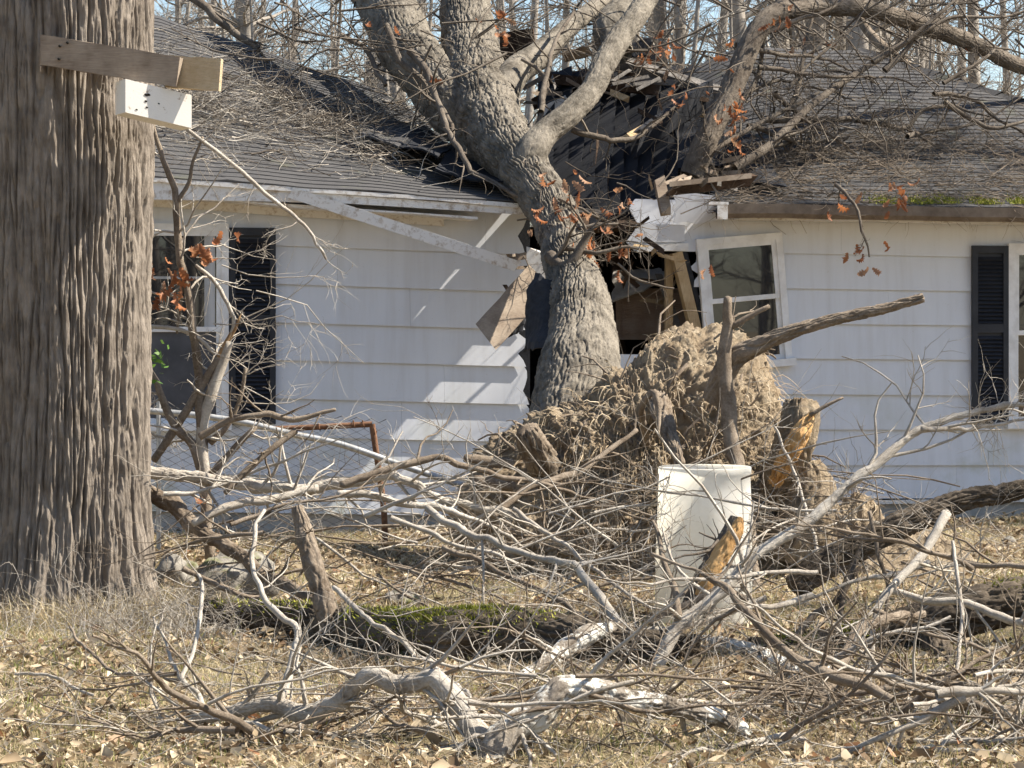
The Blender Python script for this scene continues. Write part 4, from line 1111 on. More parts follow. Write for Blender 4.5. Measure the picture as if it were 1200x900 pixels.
# ------------------------------------------------------------------ logs and fallen branches
def moss_on(parent, c, r, t0, t1, n, up=.9):
    V, Q = [], []
    for k in range(n):
        i_ = int(np.clip(rng.uniform(t0, t1) * len(c), 0, len(c) - 2)); T = unit(c[i_ + 1] - c[i_])
        sidev = unit(np.cross(T, [0, 0, 1])); a = rng.normal() * .6
        nn = np.array([0, 0, 1.]) * math.cos(a) + sidev * math.sin(a)
        p = c[i_] + T * rng.uniform(-.02, .02) + nn * r[i_] * .98
        s = unit(rng.normal(size=3)) * .006; tip = p + (nn + rng.normal(size=3) * .6) * rng.uniform(.006, .018)
        V += [p - s, p + s, tip]
    put('moss', np.array(V), 'moss', parent, tris=np.arange(3 * n).reshape(-1, 3), kind='stuff')

def lay(name, pts, d0, d1, mat, label, cat='branch', tw=6, tl=.35, lev=1, amp=.12, group=None, droop=0.0, wob=.03, twr=.4, mosst=None, lift=None, sides=12):
    """traced branch: (px, py, width px) with its distance running from d0 to d1"""
    pts = np.array(pts, float); n = len(pts)
    cum = np.concatenate([[0], np.cumsum(np.hypot(np.diff(pts[:, 0]), np.diff(pts[:, 1])))]); u = cum / cum[-1]
    ds = d0 + (d1 - d0) * u
    q = np.array([list(P(a, b, d)) + [w * d / F / 2] for (a, b, w), d in zip(pts, ds)])
    c = catmull(q, max(.02, min(.05, q[:, 3].mean() * 1.2)), .55); cc, r = c[:, :3], np.maximum(c[:, 3], .002)
    cc = cc + wob * fbm(cc * 4.7 + d0, 3)[:, None] * np.array([.8, .8, 1])
    thick = r.max() > .026
    if thick:
        c = catmull(q, .010, .6); cc, r = c[:, :3], np.maximum(c[:, 3], .002)
        cc = cc + wob * fbm(cc * 4.7 + d0, 3)[:, None] * np.array([.8, .8, 1])
        dk = np.min(np.linalg.norm(cc[:, None] - q[None, 1:-1, :3], axis=2), axis=1) if len(q) > 2 else np.full(len(cc), 9.)
        r = r * (1 + .12 * fbm(cc * 9 + 3, 3) + .14 * np.exp(-(dk / (r.mean() * 2.2)) ** 2))
        V, Q = bark_tube(cc, r, 64, r.mean() * .27, 1.1 / r.mean(), .42 / r.mean()); k = 56; n = len(cc)
        T3 = [((n - 1) * k + a, (n - 1) * k + (a + 1) % k, len(V)) for a in range(k)] + [((a + 1) % k, a, len(V) + 1) for a in range(k)]
        V = np.vstack([V, cc[-1], cc[0]])
    else:
        V, Q, T3 = knobbly(cc, r, amp, sides)
    g = ground(cc[:, 0], cc[:, 1])
    lowest = (cc[:, 2] - r - g).min()
    o = put(name, V, mat, quads=Q, tris=T3, sm=not thick, label=label, cat=cat, group=group, origin=cc[int(np.argmin(cc[:, 2] - r))] )
    if tw:
        tbx = Tubes()
        for k in range(tw):
            i_ = rng.integers(max(1, len(cc) // 8), len(cc)); ax = unit(cc[i_] - cc[i_ - 1])
            sd = unit(ax * .5 + rng.normal(size=3) * np.array([1, .7, .8]) + np.array([0, 0, .25]))
            twig(tbx, cc[i_], sd, tl * rng.uniform(.4, 1.5), float(np.clip(r[i_] * twr, .003, .011)), lev, droop)
        tbx.build('twigs', mat if mat not in ('bark_log', 'split_wood', 'bark_lichen') else 'bark_pale', o, kind='stuff')
    if mosst: moss_on(o, cc, r * 1.02, *mosst)
    return o, cc, r

LOG = 'fallen_log'
def log(pts, d0, d1, mat, label, mosst=None, tw=0, amp=.10):
    """thick log with bark relief"""
    pts = np.array(pts, float); ds = np.linspace(d0, d1, len(pts)) if d0 else np.array([gd(b + w * .42) for a, b, w in pts])
    q = np.array([list(P(a, b, d)) + [w * d / F / 2] for (a, b, w), d in zip(pts, ds)])
    c = catmull(q, .014); cc, r = c[:, :3], c[:, 3]
    cc = cc + .02 * fbm(cc * 2.7, 3)[:, None]
    V, Q = bark_tube(cc, r, 120, .034, 24, 6); k = 120; n = len(cc)
    tr = [((n - 1) * k + a, (n - 1) * k + (a + 1) % k, len(V)) for a in range(k)] + [((a + 1) % k, a, len(V) + 1) for a in range(k)]
    V = np.vstack([V, cc[-1], cc[0]])
    o = put(LOG, V, mat, quads=Q, tris=tr, label=label, cat='log')
    if mosst:
        for mt in mosst: moss_on(o, cc, r, *mt)
    if tw:
        tbx = Tubes()
        for k in range(tw):
            i_ = rng.integers(1, len(cc)); twig(tbx, cc[i_] , unit(rng.normal(size=3) + (0, -.4, .6)), rng.uniform(.2, .6), .006, 1, .02)
        tbx.build('twigs', 'bark_pale', o, kind='stuff')
    return o
log([(240, 722, 36), (310, 724, 38), (380, 731, 44), (440, 741, 56), (520, 746, 64), (600, 746, 66), (680, 754, 60), (750, 762, 50), (820, 766, 42)], 0, 0, 'bark_log', 'long mossy log lying in front of the gate and root ball', [(.48, .68, 5200), (.38, .50, 700), (.66, .78, 900), (.02, .25, 900)], 8)
log([(1340, 694, 50), (1240, 700, 56), (1180, 706, 54), (1120, 722, 56), (1070, 738, 52), (1010, 754, 46), (950, 764, 44), (880, 766, 34)], 12.7, 12.3, 'bark_log', 'thick brown log with a fork below the right mound', [(.70, .78, 1500), (.85, .95, 700), (.1, .4, 500)], 6)
log([(1084, 738, 36), (1106, 772, 28), (1128, 796, 22), (1150, 810, 16)], 12.45, 11.3, 'bark_log', 'forked limb reaching down from the thick brown log')
log([(1330, 552, 12), (1230, 568, 18), (1180, 576, 22), (1130, 586, 24), (1090, 602, 28), (1040, 622, 32), (1000, 642, 34), (962, 664, 34), (930, 690, 28)], 14.6, 14.2, 'bark_log', 'bark-covered limb slanting in front of the right wall base', None, 6)
log([(800, 752, 14), (830, 758, 20), (868, 764, 24), (904, 778, 24), (944, 794, 24), (985, 790, 18)], 0, 0, 'bark_lichen', 'pale lichen-covered log under the tangle of twigs')

S = [
 # points, d0, d1, material, label, twigs, twig length
 ([(70, 900, 5), (167, 887, 8), (200, 863, 10), (240, 840, 12), (283, 830, 15), (323, 827, 17), (360, 836, 20), (400, 822, 20), (433, 792, 20), (470, 802, 20), (510, 797, 22), (535, 828, 26), (566, 868, 28), (585, 900, 28)], 10.2, 9.4, 'bark_pale', 'long crooked grey branch snaking across the near leaf litter', 14, .45),
 ([(562, 920, 42), (588, 868, 38), (626, 842, 34), (655, 812, 32), (680, 806, 28), (712, 816, 26), (755, 820, 22), (800, 829, 18), (834, 840, 17), (862, 857, 16), (882, 880, 15), (896, 915, 14)], 9.3, 9.8, 'bark_lichen', 'thick pale lichen-blotched branch forking in the foreground', 10, .4),
 ([(560, 834, 13), (607, 800, 17), (640, 780, 19), (664, 757, 20), (690, 742, 20), (716, 738, 14)], 11.2, 11.9, 'bark_lichen', 'short white lichened branch climbing onto the mossy log', 4, .3),
 ([(326, 828, 12), (343, 773, 10), (350, 747, 9), (343, 727, 8), (313, 703, 7), (297, 667, 6), (297, 620, 5), (310, 598, 4)], 9.88, 10.6, 'bark_pale', 'upright side branch rising from the long crooked branch', 6, .3),
 ([(238, 841, 8), (230, 813, 6), (210, 797, 5), (195, 760, 4), (180, 723, 3)], 10.0, 10.6, 'bark_pale', 'thin bare twig leaning left beside the big trunk foot', 3, .2),
 ([(230, 813, 6), (213, 795, 6), (227, 767, 5), (237, 710, 5), (233, 673, 4)], 10.1, 10.6, 'bark_pale', 'thin pale forked twig beside the mossy stone', 3, .25),
 ([(226, 806, 5), (210, 797, 5), (167, 792, 5), (133, 785, 4), (113, 773, 4), (83, 733, 3)], 10.15, 11.2, 'bark_tan', 'thin brown twig lying before the big trunk', 4, .2),
 ([(20, 788, 4), (43, 787, 4), (107, 817, 4)], 10.9, 10.6, 'bark_pale', 'short bent pale stick on the grass', 0, .2),
 ([(360, 838, 12), (347, 867, 11), (310, 890, 9), (296, 912, 8)], 10.0, 9.4, 'bark_tan', 'short branch stub under the long crooked branch', 2, .2),
 ([(277, 838, 8), (293, 863, 8), (312, 892, 7)], 10.0, 9.6, 'bark_tan', 'small propping stick under the long crooked branch', 1, .2),
 ([(347, 596, 14), (356, 630, 20), (368, 660, 22), (382, 700, 23), (384, 745, 22)], 12.9, 12.7, 'bark_tan', 'split brown stake standing before the mossy log', 3, .2),
 ([(140, 546, 15), (233, 560, 14), (300, 569, 14), (367, 573, 13), (400, 567, 12), (460, 559, 10), (493, 573, 9), (523, 590, 8), (587, 598, 7), (640, 625, 5)], 14.5, 14.2, 'bark_pale', 'long horizontal branch running from the big trunk past the gate', 12, .4),
 ([(145, 560, 20), (200, 594, 18), (227, 615, 17), (267, 640, 15), (300, 667, 14), (333, 687, 13), (372, 702, 10)], 14.4, 13.6, 'bark_tan', 'thick branch sloping down right behind the mossy stone', 8, .35),
 ([(227, 612, 9), (265, 594, 10), (320, 584, 10), (372, 572, 9)], 14.0, 14.3, 'bark_pale', 'branch bridging the sloping and the horizontal branch', 5, .3),
 ([(233, 513, 9), (267, 493, 8), (310, 485, 7), (343, 493, 7), (393, 480, 4)], 14.2, 14.2, 'bark_tan', 'arching stick caught on the bent gate rail', 4, .25),
 ([(347, 504, 8), (317, 527, 7), (283, 557, 8), (262, 580, 6)], 14.2, 14.0, 'bark_tan', 'short stick hanging below the bent gate rail', 3, .2),
 ([(400, 568, 9), (450, 550, 9), (513, 537, 8), (550, 549, 7), (593, 560, 6), (640, 570, 5), (700, 590, 3)], 14.0, 14.4, 'bark_tan', 'arched branch crossing in front of the gate post', 8, .35),
 ([(395, 580, 9), (430, 575, 9), (470, 590, 8), (530, 600, 7), (556, 606, 5), (610, 640, 4)], 13.6, 13.8, 'bark_pale', 'pale branch just below the arched branch', 8, .35),
 ([(500, 597, 9), (540, 620, 9), (587, 637, 8), (633, 655, 8), (672, 662, 9), (700, 693, 11), (720, 723, 12), (736, 742, 12), (772, 768, 13)], 13.2, 12.0, 'bark_pale', 'long branch running down right into the pale limb', 14, .5),
 ([(577, 604, 9), (620, 570, 9), (670, 557, 9), (700, 537, 7), (747, 503, 5)], 14.6, 15.3, 'bark_tan', 'branch leaning up against the root ball', 6, .35),
 ([(600, 598, 6), (647, 628, 6), (690, 664, 5), (740, 700, 4), (790, 722, 3)], 13.6, 13.0, 'bark_pale', 'straight thin stick before the root ball', 6, .35),
 ([(520, 640, 6), (590, 672, 6), (650, 700, 6), (700, 735, 6)], 13.2, 12.6, 'bark_tan', 'thin branch sloping down to the mossy log', 8, .4),
 ([(760, 800, 18), (770, 782, 16), (784, 752, 15), (800, 728, 14), (850, 690, 14), (882, 652, 13), (933, 622, 13), (963, 598, 12), (1007, 557, 11), (1040, 533, 10), (1077, 503, 9), (1133, 487, 7), (1177, 474, 6), (1215, 474, 4)], 11.6, 12.4, 'bark_pale', 'long smooth white limb rising from the tangle towards the far wall', 16, .5),
 ([(1080, 503, 6), (1133, 502, 5), (1210, 492, 3)], 12.1, 12.4, 'bark_pale', 'side shoot of the long white limb', 6, .4),
 ([(797, 726, 11), (792, 700, 9), (784, 675, 8), (772, 640, 6), (764, 612, 4)], 11.7, 12.0, 'bark_tan', 'upright twig in front of the white can', 4, .3),
 ([(1110, 600, 12), (1083, 648, 11), (1053, 680, 10), (1033, 703, 9), (1023, 733, 7), (1020, 767, 6), (1010, 836, 4)], 12.0, 11.4, 'bark_pale', 'pale branch standing before the right mound', 6, .3),
 ([(1080, 722, 9), (1040, 725, 11), (1007, 737, 13), (990, 770, 14), (970, 807, 16), (943, 840, 17), (927, 877, 18), (920, 912, 18)], 11.6, 10.0, 'bark_tan', 'grey-brown branch bending down in front of the thick log', 10, .45),
 ([(1045, 690, 8), (1083, 703, 9), (1133, 710, 10), (1167, 723, 10), (1215, 732, 11)], 12.1, 11.9, 'bark_pale', 'pale branch lying along the thick brown log', 6, .3),
 ([(1117, 633, 4), (1127, 717, 5), (1120, 800, 5), (1135, 842, 4)], 11.6, 11.0, 'bark_pale', 'thin vertical twig before the thick brown log', 3, .25),
 ([(1020, 785, 7), (1083, 797, 10), (1133, 800, 11), (1215, 804, 12)], 11.3, 11.2, 'bark_tan', 'straight branch lying below the forked log', 6, .35),
 ([(960, 855, 9), (1000, 870, 11), (1033, 877, 12), (1075, 886, 11)], 10.1, 9.8, 'bark_tan', 'short thick branch on the near right litter', 5, .35),
 ([(1035, 906, 10), (1100, 887, 10), (1165, 876, 8), (1220, 868, 7)], 9.8, 9.9, 'bark_pale', 'pale branch at the near right corner', 6, .35),
 ([(1158, 838, 11), (1165, 862, 12), (1170, 890, 12)], 10.6, 9.9, 'bark_pale', 'short stub standing at the near right corner', 2, .2),
 ([(1100, 905, 14), (1128, 876, 14), (1160, 850, 13), (1215, 830, 12)], 10.0, 10.6, 'bark_tan', 'brown limb leaning up at the near right corner', 5, .3),
 ([(806, 712, 16), (818, 690, 20), (836, 660, 24), (856, 630, 24), (866, 604, 16)], 12.8, 12.9, 'bark_dark', 'split branch with dark bark standing before the white can', 4, .3),
 ([(820, 700, 14), (832, 672, 19), (848, 645, 20), (864, 620, 15), (868, 606, 7)], 12.62, 12.72, 'split_wood', 'orange torn inner wood of the split branch at the can', 0, .3),
 ([(878, 700, 7), (840, 690, 8), (806, 706, 9), (760, 730, 8)], 12.4, 12.2, 'bark_tan', 'low branch crossing the foot of the white can', 5, .3),
 ([(600, 900, 6), (680, 890, 8), (760, 884, 8), (830, 870, 7), (900, 862, 5)], 9.7, 9.9, 'bark_tan', 'low brown stick lying near the pale foreground fork', 8, .35),
 ([(640, 880, 10), (690, 862, 14), (730, 846, 15), (780, 820, 12)], 9.9, 10.6, 'bark_tan', 'shaded brown limb behind the pale foreground fork', 4, .3),
 ([(400, 830, 7), (470, 846, 8), (540, 838, 7), (600, 815, 5)], 10.8, 11.0, 'bark_tan', 'grey stick lying on the litter beyond the crooked branch', 6, .3),
 ([(390, 690, 6), (450, 740, 6), (505, 778, 6), (560, 830, 5)], 12.0, 10.6, 'bark_pale', 'straight pale stick slanting over the mossy log', 6, .35),
 ([(655, 715, 5), (600, 745, 4), (530, 760, 4)], 12.3, 12.2, 'bark_pale', 'short pale stick on the mossy log', 5, .3),
 ([(680, 745, 6), (730, 745, 7), (770, 738, 6)], 12.1, 12.0, 'bark_pale', 'level twig joining the lichened branch', 4, .25),
 ([(1010, 640, 6), (990, 690, 7), (982, 740, 7), (1000, 768, 6)], 12.6, 12.3, 'bark_dark', 'dark bent stick before the thick brown log', 5, .3),
 ([(930, 750, 9), (955, 720, 8), (985, 700, 6), (1010, 660, 4)], 12.3, 12.6, 'bark_tan', 'brown stick rising behind the bending branch', 6, .35),
 ([(880, 800, 8), (940, 830, 8), (1000, 820, 7), (1060, 838, 6)], 11.0, 10.9, 'bark_tan', 'brown branch lying under the bending branch', 8, .35),
 ([(740, 880, 6), (790, 850, 7), (850, 820, 8), (930, 800, 6)], 10.4, 11.0, 'bark_pale', 'pale stick lying beyond the foreground fork', 8, .35),
 ([(1018, 600, 5), (1030, 640, 5), (1040, 690, 5), (1038, 720, 4)], 12.6, 12.4, 'bark_tan', 'thin brown upright stick before the right mound', 4, .3),
 ([(960, 660, 5), (950, 620, 5), (940, 580, 4), (908, 500, 3)], 14.6, 14.9, 'bark_pale', 'thin pale root twig right of the can', 3, .2),
]
for pts, d0, d1, mat, lab, tw, tl in S:
    wmax = max(p[2] for p in pts)
    lay('fallen_branch', pts, d0, d1, mat, lab, 'branch', tw, tl, 2 if tl > .3 else 1, .13 if mat != 'torn_wood' else .2, None, 0, .03, .42, None, None, 14 if wmax > 14 else 8)

# thin branches tangled in front of the root ball and over the logs
def tangle(n, xr, yr, dr, Lr, wr, lab, grp, mats, lev=2, up=.1, flat=.5):
    for k in range(n):
        d = rng.uniform(*dr); px = rng.uniform(*xr); py = rng.uniform(*yr)
        p = P(px, py, d); g = float(ground(p[0], p[1]))
        p[2] = max(p[2], g + .02)
        a = rng.uniform(-.55, .55) + (math.pi if rng.random() < .6 else 0)
        dd = np.array([math.cos(a), rng.normal() * .35, -abs(math.sin(a)) * flat + up + rng.normal() * .25])
        L = rng.uniform(*Lr); r = rng.uniform(*wr)
        tbx = Tubes(); tbt = Tubes(); nn = 9; pts = [p]; q = unit(dd)
        for s in range(nn - 1):
            q = unit(q + rng.normal(size=3) * .13 + np.array([0, 0, -.02])); pts.append(pts[-1] + q * L / (nn - 1))
        pts = np.array(pts); pts[:, 2] = np.maximum(pts[:, 2], ground(pts[:, 0], pts[:, 1]) + .012)
        rr_ = r * np.linspace(1, .3, nn) * (1 + .12 * rng.normal(size=nn))
        if r > .011:
            cq = catmull(np.column_stack([pts, rr_]), .03); cc_ = cq[:, :3] + .02 * fbm(cq[:, :3] * 6, 3)[:, None]; tbx.add(cc_, np.maximum(cq[:, 3], .002) * (1 + .18 * fbm(cc_ * 14, 2)), 9)
        else: tbx.add(pts, rr_, 6)
        m_ = mats[rng.integers(len(mats))]
        o = tbx.build('thin_branch', m_, label=lab, cat='branch', group=grp)
        for s in range(rng.integers(3, 8)):
            i_ = rng.integers(1, nn - 1); twig(tbt, pts[i_], unit(pts[i_ + 1] - pts[i_]) + rng.normal(size=3) * .6 + (0, 0, .2), L * rng.uniform(.2, .45), min(rr_[i_] * .6, .009), lev - 1)
        tbt.build('twigs', m_, o, kind='stuff')
WHERE = [(10, (260, 560), (835, 920), (9.4, 10.2), (.4, .8), (.009, .016), 'thumb-thick', 'lying by the long crooked branch', .04, .15),
         (34, (830, 1300), (805, 935), (9.3, 10.9), (.5, 1.2), (.011, .023), 'wrist-thick', 'lying over the near right litter', .06, .2),
         (6, (880, 1240), (640, 720), (11.6, 13.0), (.6, 1.4), (.010, .018), 'thumb-thick', 'leaning over the forked log', .12, .4),
         (8, (180, 560), (560, 680), (13.2, 14.4), (.6, 1.4), (.009, .015), 'finger-thick', 'caught before the gate', .1, .4),
         (30, (430, 800), (560, 690), (13.4, 15.0), (.7, 1.7), (.005, .011), 'thin', 'tangled before the root ball', .1, .5),
         (20, (860, 1220), (540, 680), (12.4, 14.0), (.5, 1.4), (.004, .009), 'thin', 'tangled over the thick brown log', .1, .5),
         (68, (540, 1230), (780, 930), (9.2, 11.2), (.4, 1.2), (.004, .011), 'thin', 'on the litter by the foreground fork', .03, .15),
         (36, (120, 580), (775, 925), (9.3, 11.4), (.4, 1.1), (.003, .008), 'thin', 'between big trunk and foreground fork', .05, .2),
         (8, (180, 430), (540, 660), (13.4, 15.5), (.5, 1.1), (.004, .008), 'thin', 'tangled around the gate', .1, .5)]
for n, xr, yr, dr, Lr, wr, size, wh, up, flat in WHERE:
    for mat, word in (('bark_pale', 'pale grey'), ('bark_tan', 'brown')):
        for long_ in (True, False):
            L2 = ((Lr[0] + Lr[1]) / 2, Lr[1]) if long_ else (Lr[0], (Lr[0] + Lr[1]) / 2)
            tangle((n + 2) // 4, xr, yr, dr, L2, wr, f"{'long' if long_ else 'short'} {size} {word} branch {wh}", f'{size} branches {wh}', [mat], up=up, flat=flat)

# ------------------------------------------------------------------ broken sapling in front of the left window
sp = empty('broken_sapling', P(236, 640, 15.2) * [1, 1, 0], 'broken multi-stemmed sapling with orange leaves before the left window', 'sapling')
def stem(pts, mat='bark_tan', tw=5, tl=.3, d=15.2, lev=2, name='stem', wob=.015):
    q = np.array([list(P(a, b, d)) + [w * d / F / 2] for a, b, w in pts]); c = catmull(q, .04); cc, r = c[:, :3], np.maximum(c[:, 3], .002)
    cc = cc + wob * fbm(cc * 6 + 2, 3)[:, None]
    V, Q, T3 = knobbly(cc, r, .12, 9); put(name, V, mat, sp, quads=Q, tris=T3, sm=True)
    for k in range(tw):
        i_ = rng.integers(2, len(cc)); twig(sap, cc[i_], rng.normal(size=3) * [1, .5, .5] + unit(cc[i_] - cc[i_ - 1]) * .5, tl * rng.uniform(.5, 1.5), max(.0018, r[i_] * .35), lev)
sap = Tubes()
stem([(246, 655, 13), (240, 580, 13), (236, 500, 12), (233, 455, 11), (229, 400, 10), (220, 343, 10), (210, 297, 9), (206, 233, 8), (196, 200, 7), (181, 153, 5), (172, 110, 3)], tw=14, tl=.4)
stem([(240, 560, 14), (236, 505, 14), (247, 465, 14), (258, 432, 12), (270, 400, 9)], 'bark_pale', 3)
stem([(180, 540, 9), (207, 500, 10), (233, 457, 10), (256, 420, 9)], 'bark_tan', 2)
stem([(246, 436, 7), (262, 408, 7), (274, 386, 5), (283, 367, 1.5)], 'torn_wood', 0)
stem([(240, 565, 12), (226, 520, 11), (203, 495, 10), (187, 457, 8), (170, 425, 6)], tw=4)
stem([(206, 240, 6), (220, 215, 5), (226, 190, 4), (238, 160, 3)], tw=3)
stem([(214, 320, 6), (212, 345, 5), (208, 390, 3)], tw=2)
stem([(230, 310, 4), (257, 340, 5), (273, 373, 5), (270, 395, 5)], 'bark_pale', 4)
stem([(168, 381, 5), (217, 387, 5), (240, 402, 5), (252, 415, 4)], 'bark_pale', 4)
stem([(244, 520, 10), (266, 500, 6), (280, 470, 5), (290, 430, 4)], tw=4)
stem([(244, 560, 9), (280, 520, 8), (300, 500, 6)], tw=3)
stem([(217, 147, 5), (245, 172, 5), (273, 193, 5), (323, 237, 5), (360, 267, 4), (372, 285, 4), (382, 304, 3)], 'bark_pale', 7, .2)
for (a, b) in ((300, 290), (330, 440), (300, 370), (330, 380), (310, 300), (290, 460), (320, 450), (340, 380), (280, 310), (350, 330)):
    twig(sap, P(a - 50, b + rng.uniform(-10, 20), 15.2), np.array([1, rng.normal() * .3, rng.normal() * .15]), rng.uniform(.4, .8), .004, 2, .0, .4)
sap.build('twigs', 'bark_pale', sp, kind='stuff')
for (a, b, n) in ((182, 312, 5), (196, 338, 5), (204, 318, 4), (242, 290, 5), (268, 272, 2), (232, 576, 2)):
    hang_leaves(sp, a, b, 15.1, n, .035, 1.1)
# sprig of green leaves
V, Q = [], []
for k in range(38):
    p = P(181, 424, 15.0) + rng.normal(size=3) * [.045, .04, .06]; a = unit(rng.normal(size=3)); b = unit(np.cross(a, rng.normal(size=3)))
    n = len(V); V += [p, p + a * .022 + b * .013, p + a * .05, p + a * .022 - b * .013]; Q.append((n, n + 1, n + 2, n + 3))
put('green_leaves', np.array(V), 'holly', sp, quads=Q, kind='stuff')

# ------------------------------------------------------------------ litter, grass, debris (uncountable)
def leaf_scatter(name, mat, pos, size, label=None):
    n = len(pos)
    yaw = rng.uniform(0, 6.283, n); pit = rng.normal(0, .5, n); rol = rng.normal(0, .5, n); s = size * rng.gamma(5, .2, n); curl = rng.uniform(-.2, .9, n)
    L = np.array([(0, 0, 0), (.30, .30, 1), (.16, .66, .7), (.02, 1.1, .5), (-.26, .78, 1), (-.20, .26, .8), (0, .5, -.15)], float)
    x = L[:, 0][None] * s[:, None]; y = (L[:, 1] - .5)[None] * s[:, None]; z = L[:, 2][None] * s[:, None] * curl[:, None] * .5
    z, y = z * np.cos(pit)[:, None] + y * np.sin(pit)[:, None], y * np.cos(pit)[:, None] - z * np.sin(pit)[:, None]
    z, x = z * np.cos(rol)[:, None] + x * np.sin(rol)[:, None], x * np.cos(rol)[:, None] - z * np.sin(rol)[:, None]
    X_, Y_ = x * np.cos(yaw)[:, None] - y * np.sin(yaw)[:, None], x * np.sin(yaw)[:, None] + y * np.cos(yaw)[:, None]
    V = np.stack([X_ + pos[:, 0:1], Y_ + pos[:, 1:2], z + pos[:, 2:3]], -1).reshape(-1, 3)
    b = (np.arange(n) * 7)[:, None]
    T = np.concatenate([b + np.array([[6, i_, (i_ + 1) % 6]]) for i_ in range(6)], 0)
    o = put(name, V, mat, tris=T, kind='stuff', origin=(0, -7, 0))
    return o
def ground_pts(n, dens=None, xr=(-5.5, 6.2), yr=(-11.4, .6)):
    out = []
    while len(out) < n:
        x = rng.uniform(*xr, n * 2); y = rng.uniform(*yr, n * 2)
        m_ = np.abs(x) - (y + CAM_D) * .205; k = rng.random(n * 2) < np.clip(1 - m_ / 2.2, .25, 1)
        k &= y < -.05 + x * math.tan(YAW)
        if dens is not None: k &= rng.random(n * 2) < dens(x, y)
        out = np.concatenate([out, np.stack([x[k], y[k]], -1)]) if len(out) else np.stack([x[k], y[k]], -1)
    out = out[:n]
    return np.column_stack([out, ground(out[:, 0], out[:, 1])])
patch = lambda x, y, s, o: .5 + 1.2 * noise(np.stack([x * s, y * s, x * 0 + o], -1))
lp = ground_pts(60000, lambda x, y: np.clip(patch(x, y, 1.1, 2.) * 1.4 + .05, .05, 1)); lp[:, 2] += rng.uniform(.008, .05, len(lp))
tag(leaf_scatter('leaf_litter', 'litter', lp, .034), 'brown and tan dead leaves covering the yard', 'leaves')
def blades(name, mat, pos, hr, wr, lean=.5, label=None):
    n = len(pos); h = rng.uniform(*hr, n); w = rng.uniform(*wr, n); a = rng.uniform(0, 6.283, n); l = rng.normal(0, lean, n); b = rng.uniform(0, 6.283, n)
    sx, sy = np.cos(a) * w, np.sin(a) * w; lx, ly = np.cos(b) * l * h, np.sin(b) * l * h
    p0 = pos
    V = np.stack([np.stack([p0[:, 0] - sx, p0[:, 1] - sy, p0[:, 2]], -1), np.stack([p0[:, 0] + sx, p0[:, 1] + sy, p0[:, 2]], -1),
                  np.stack([p0[:, 0] + lx * .4 + sx * .8, p0[:, 1] + ly * .4 + sy * .8, p0[:, 2] + h * .62], -1), np.stack([p0[:, 0] + lx * .4 - sx * .8, p0[:, 1] + ly * .4 - sy * .8, p0[:, 2] + h * .62], -1),
                  np.stack([p0[:, 0] + lx * 1.2, p0[:, 1] + ly * 1.2, p0[:, 2] + h], -1)], 1).reshape(-1, 3)
    k = np.arange(n) * 5
    return put(name, V, mat, quads=np.stack([k, k + 1, k + 2, k + 3], -1), tris=np.stack([k + 3, k + 2, k + 4], -1), kind='stuff', origin=(0, -7, 0))
gp = ground_pts(210000, lambda x, y: np.clip(patch(x, y, .8, 7.) * 1.2 + .5 * (x < -1.2) + .35 * (x > 1.4) * (y > -8), .05, 1))
tag(blades('dry_grass', 'dry_grass', gp, (.015, .065), (.0010, .0020), 1.4), 'short dry straw-coloured grass between the leaves', 'grass')
gp = ground_pts(22000, lambda x, y: np.clip(patch(x, y, 1.3, 13.) - .25 + .5 * (x < -1.4) * (y < -6) + .2 * (x > 1.2), 0, 1))
tag(blades('green_grass', 'green_grass', gp, (.025, .09), (.0013, .0026), .6), 'sparse green grass shoots in the yard', 'grass')
# long dead grass and vines round the trunk foot
k = 2600; a = rng.uniform(-math.pi, .4, k); rr_ = .56 + np.abs(rng.normal(0, .20, k)); gpx = tx + rr_ * np.cos(a); gpy = ty + rr_ * np.sin(a)
tag(blades('tall_dead_grass', 'dry_grass', np.column_stack([gpx, gpy, ground(gpx, gpy)]), (.04, .22), (.0013, .0028), 1.0), 'tall dead grass round the foot of the big trunk', 'grass')
tb = Tubes()
pp = ground_pts(10500); 
for p in pp:
    a = rng.uniform(0, 6.28); twig(tb, p + (0, 0, .012), np.array([math.cos(a), math.sin(a), rng.normal() * .25 + .08]), rng.uniform(.06, .38), rng.uniform(.0012, .0038), 0, .0, .4, 3)
for k in range(420):      # weed stems on the right side of the foot
    p = np.array([X(rng.uniform(90, 290), 13.2), -6.8 + rng.normal() * .35, .0])
    twig(tb, p, np.array([rng.normal() * .5, rng.normal() * .4, 1]), rng.uniform(.10, .36), rng.uniform(.0014, .0028), int(rng.random() < .4), .2, .5, 3)
for k in range(220):      # arching bramble stems round the trunk
    a = rng.uniform(-2.9, .2); r0 = .58 + abs(rng.normal()) * .2; p = np.array([tx + r0 * math.cos(a), ty + r0 * math.sin(a), .0])
    twig(tb, p, np.array([rng.normal() * .6, rng.normal() * .4, 1]), rng.uniform(.15, .5), rng.uniform(.0015, .003), 1, .28, .4, 3)
tag(tb.build('twig_litter', 'bark_pale', kind='stuff', origin=(0, -7, 0)), 'fine broken twigs strewn over the yard', 'twigs')

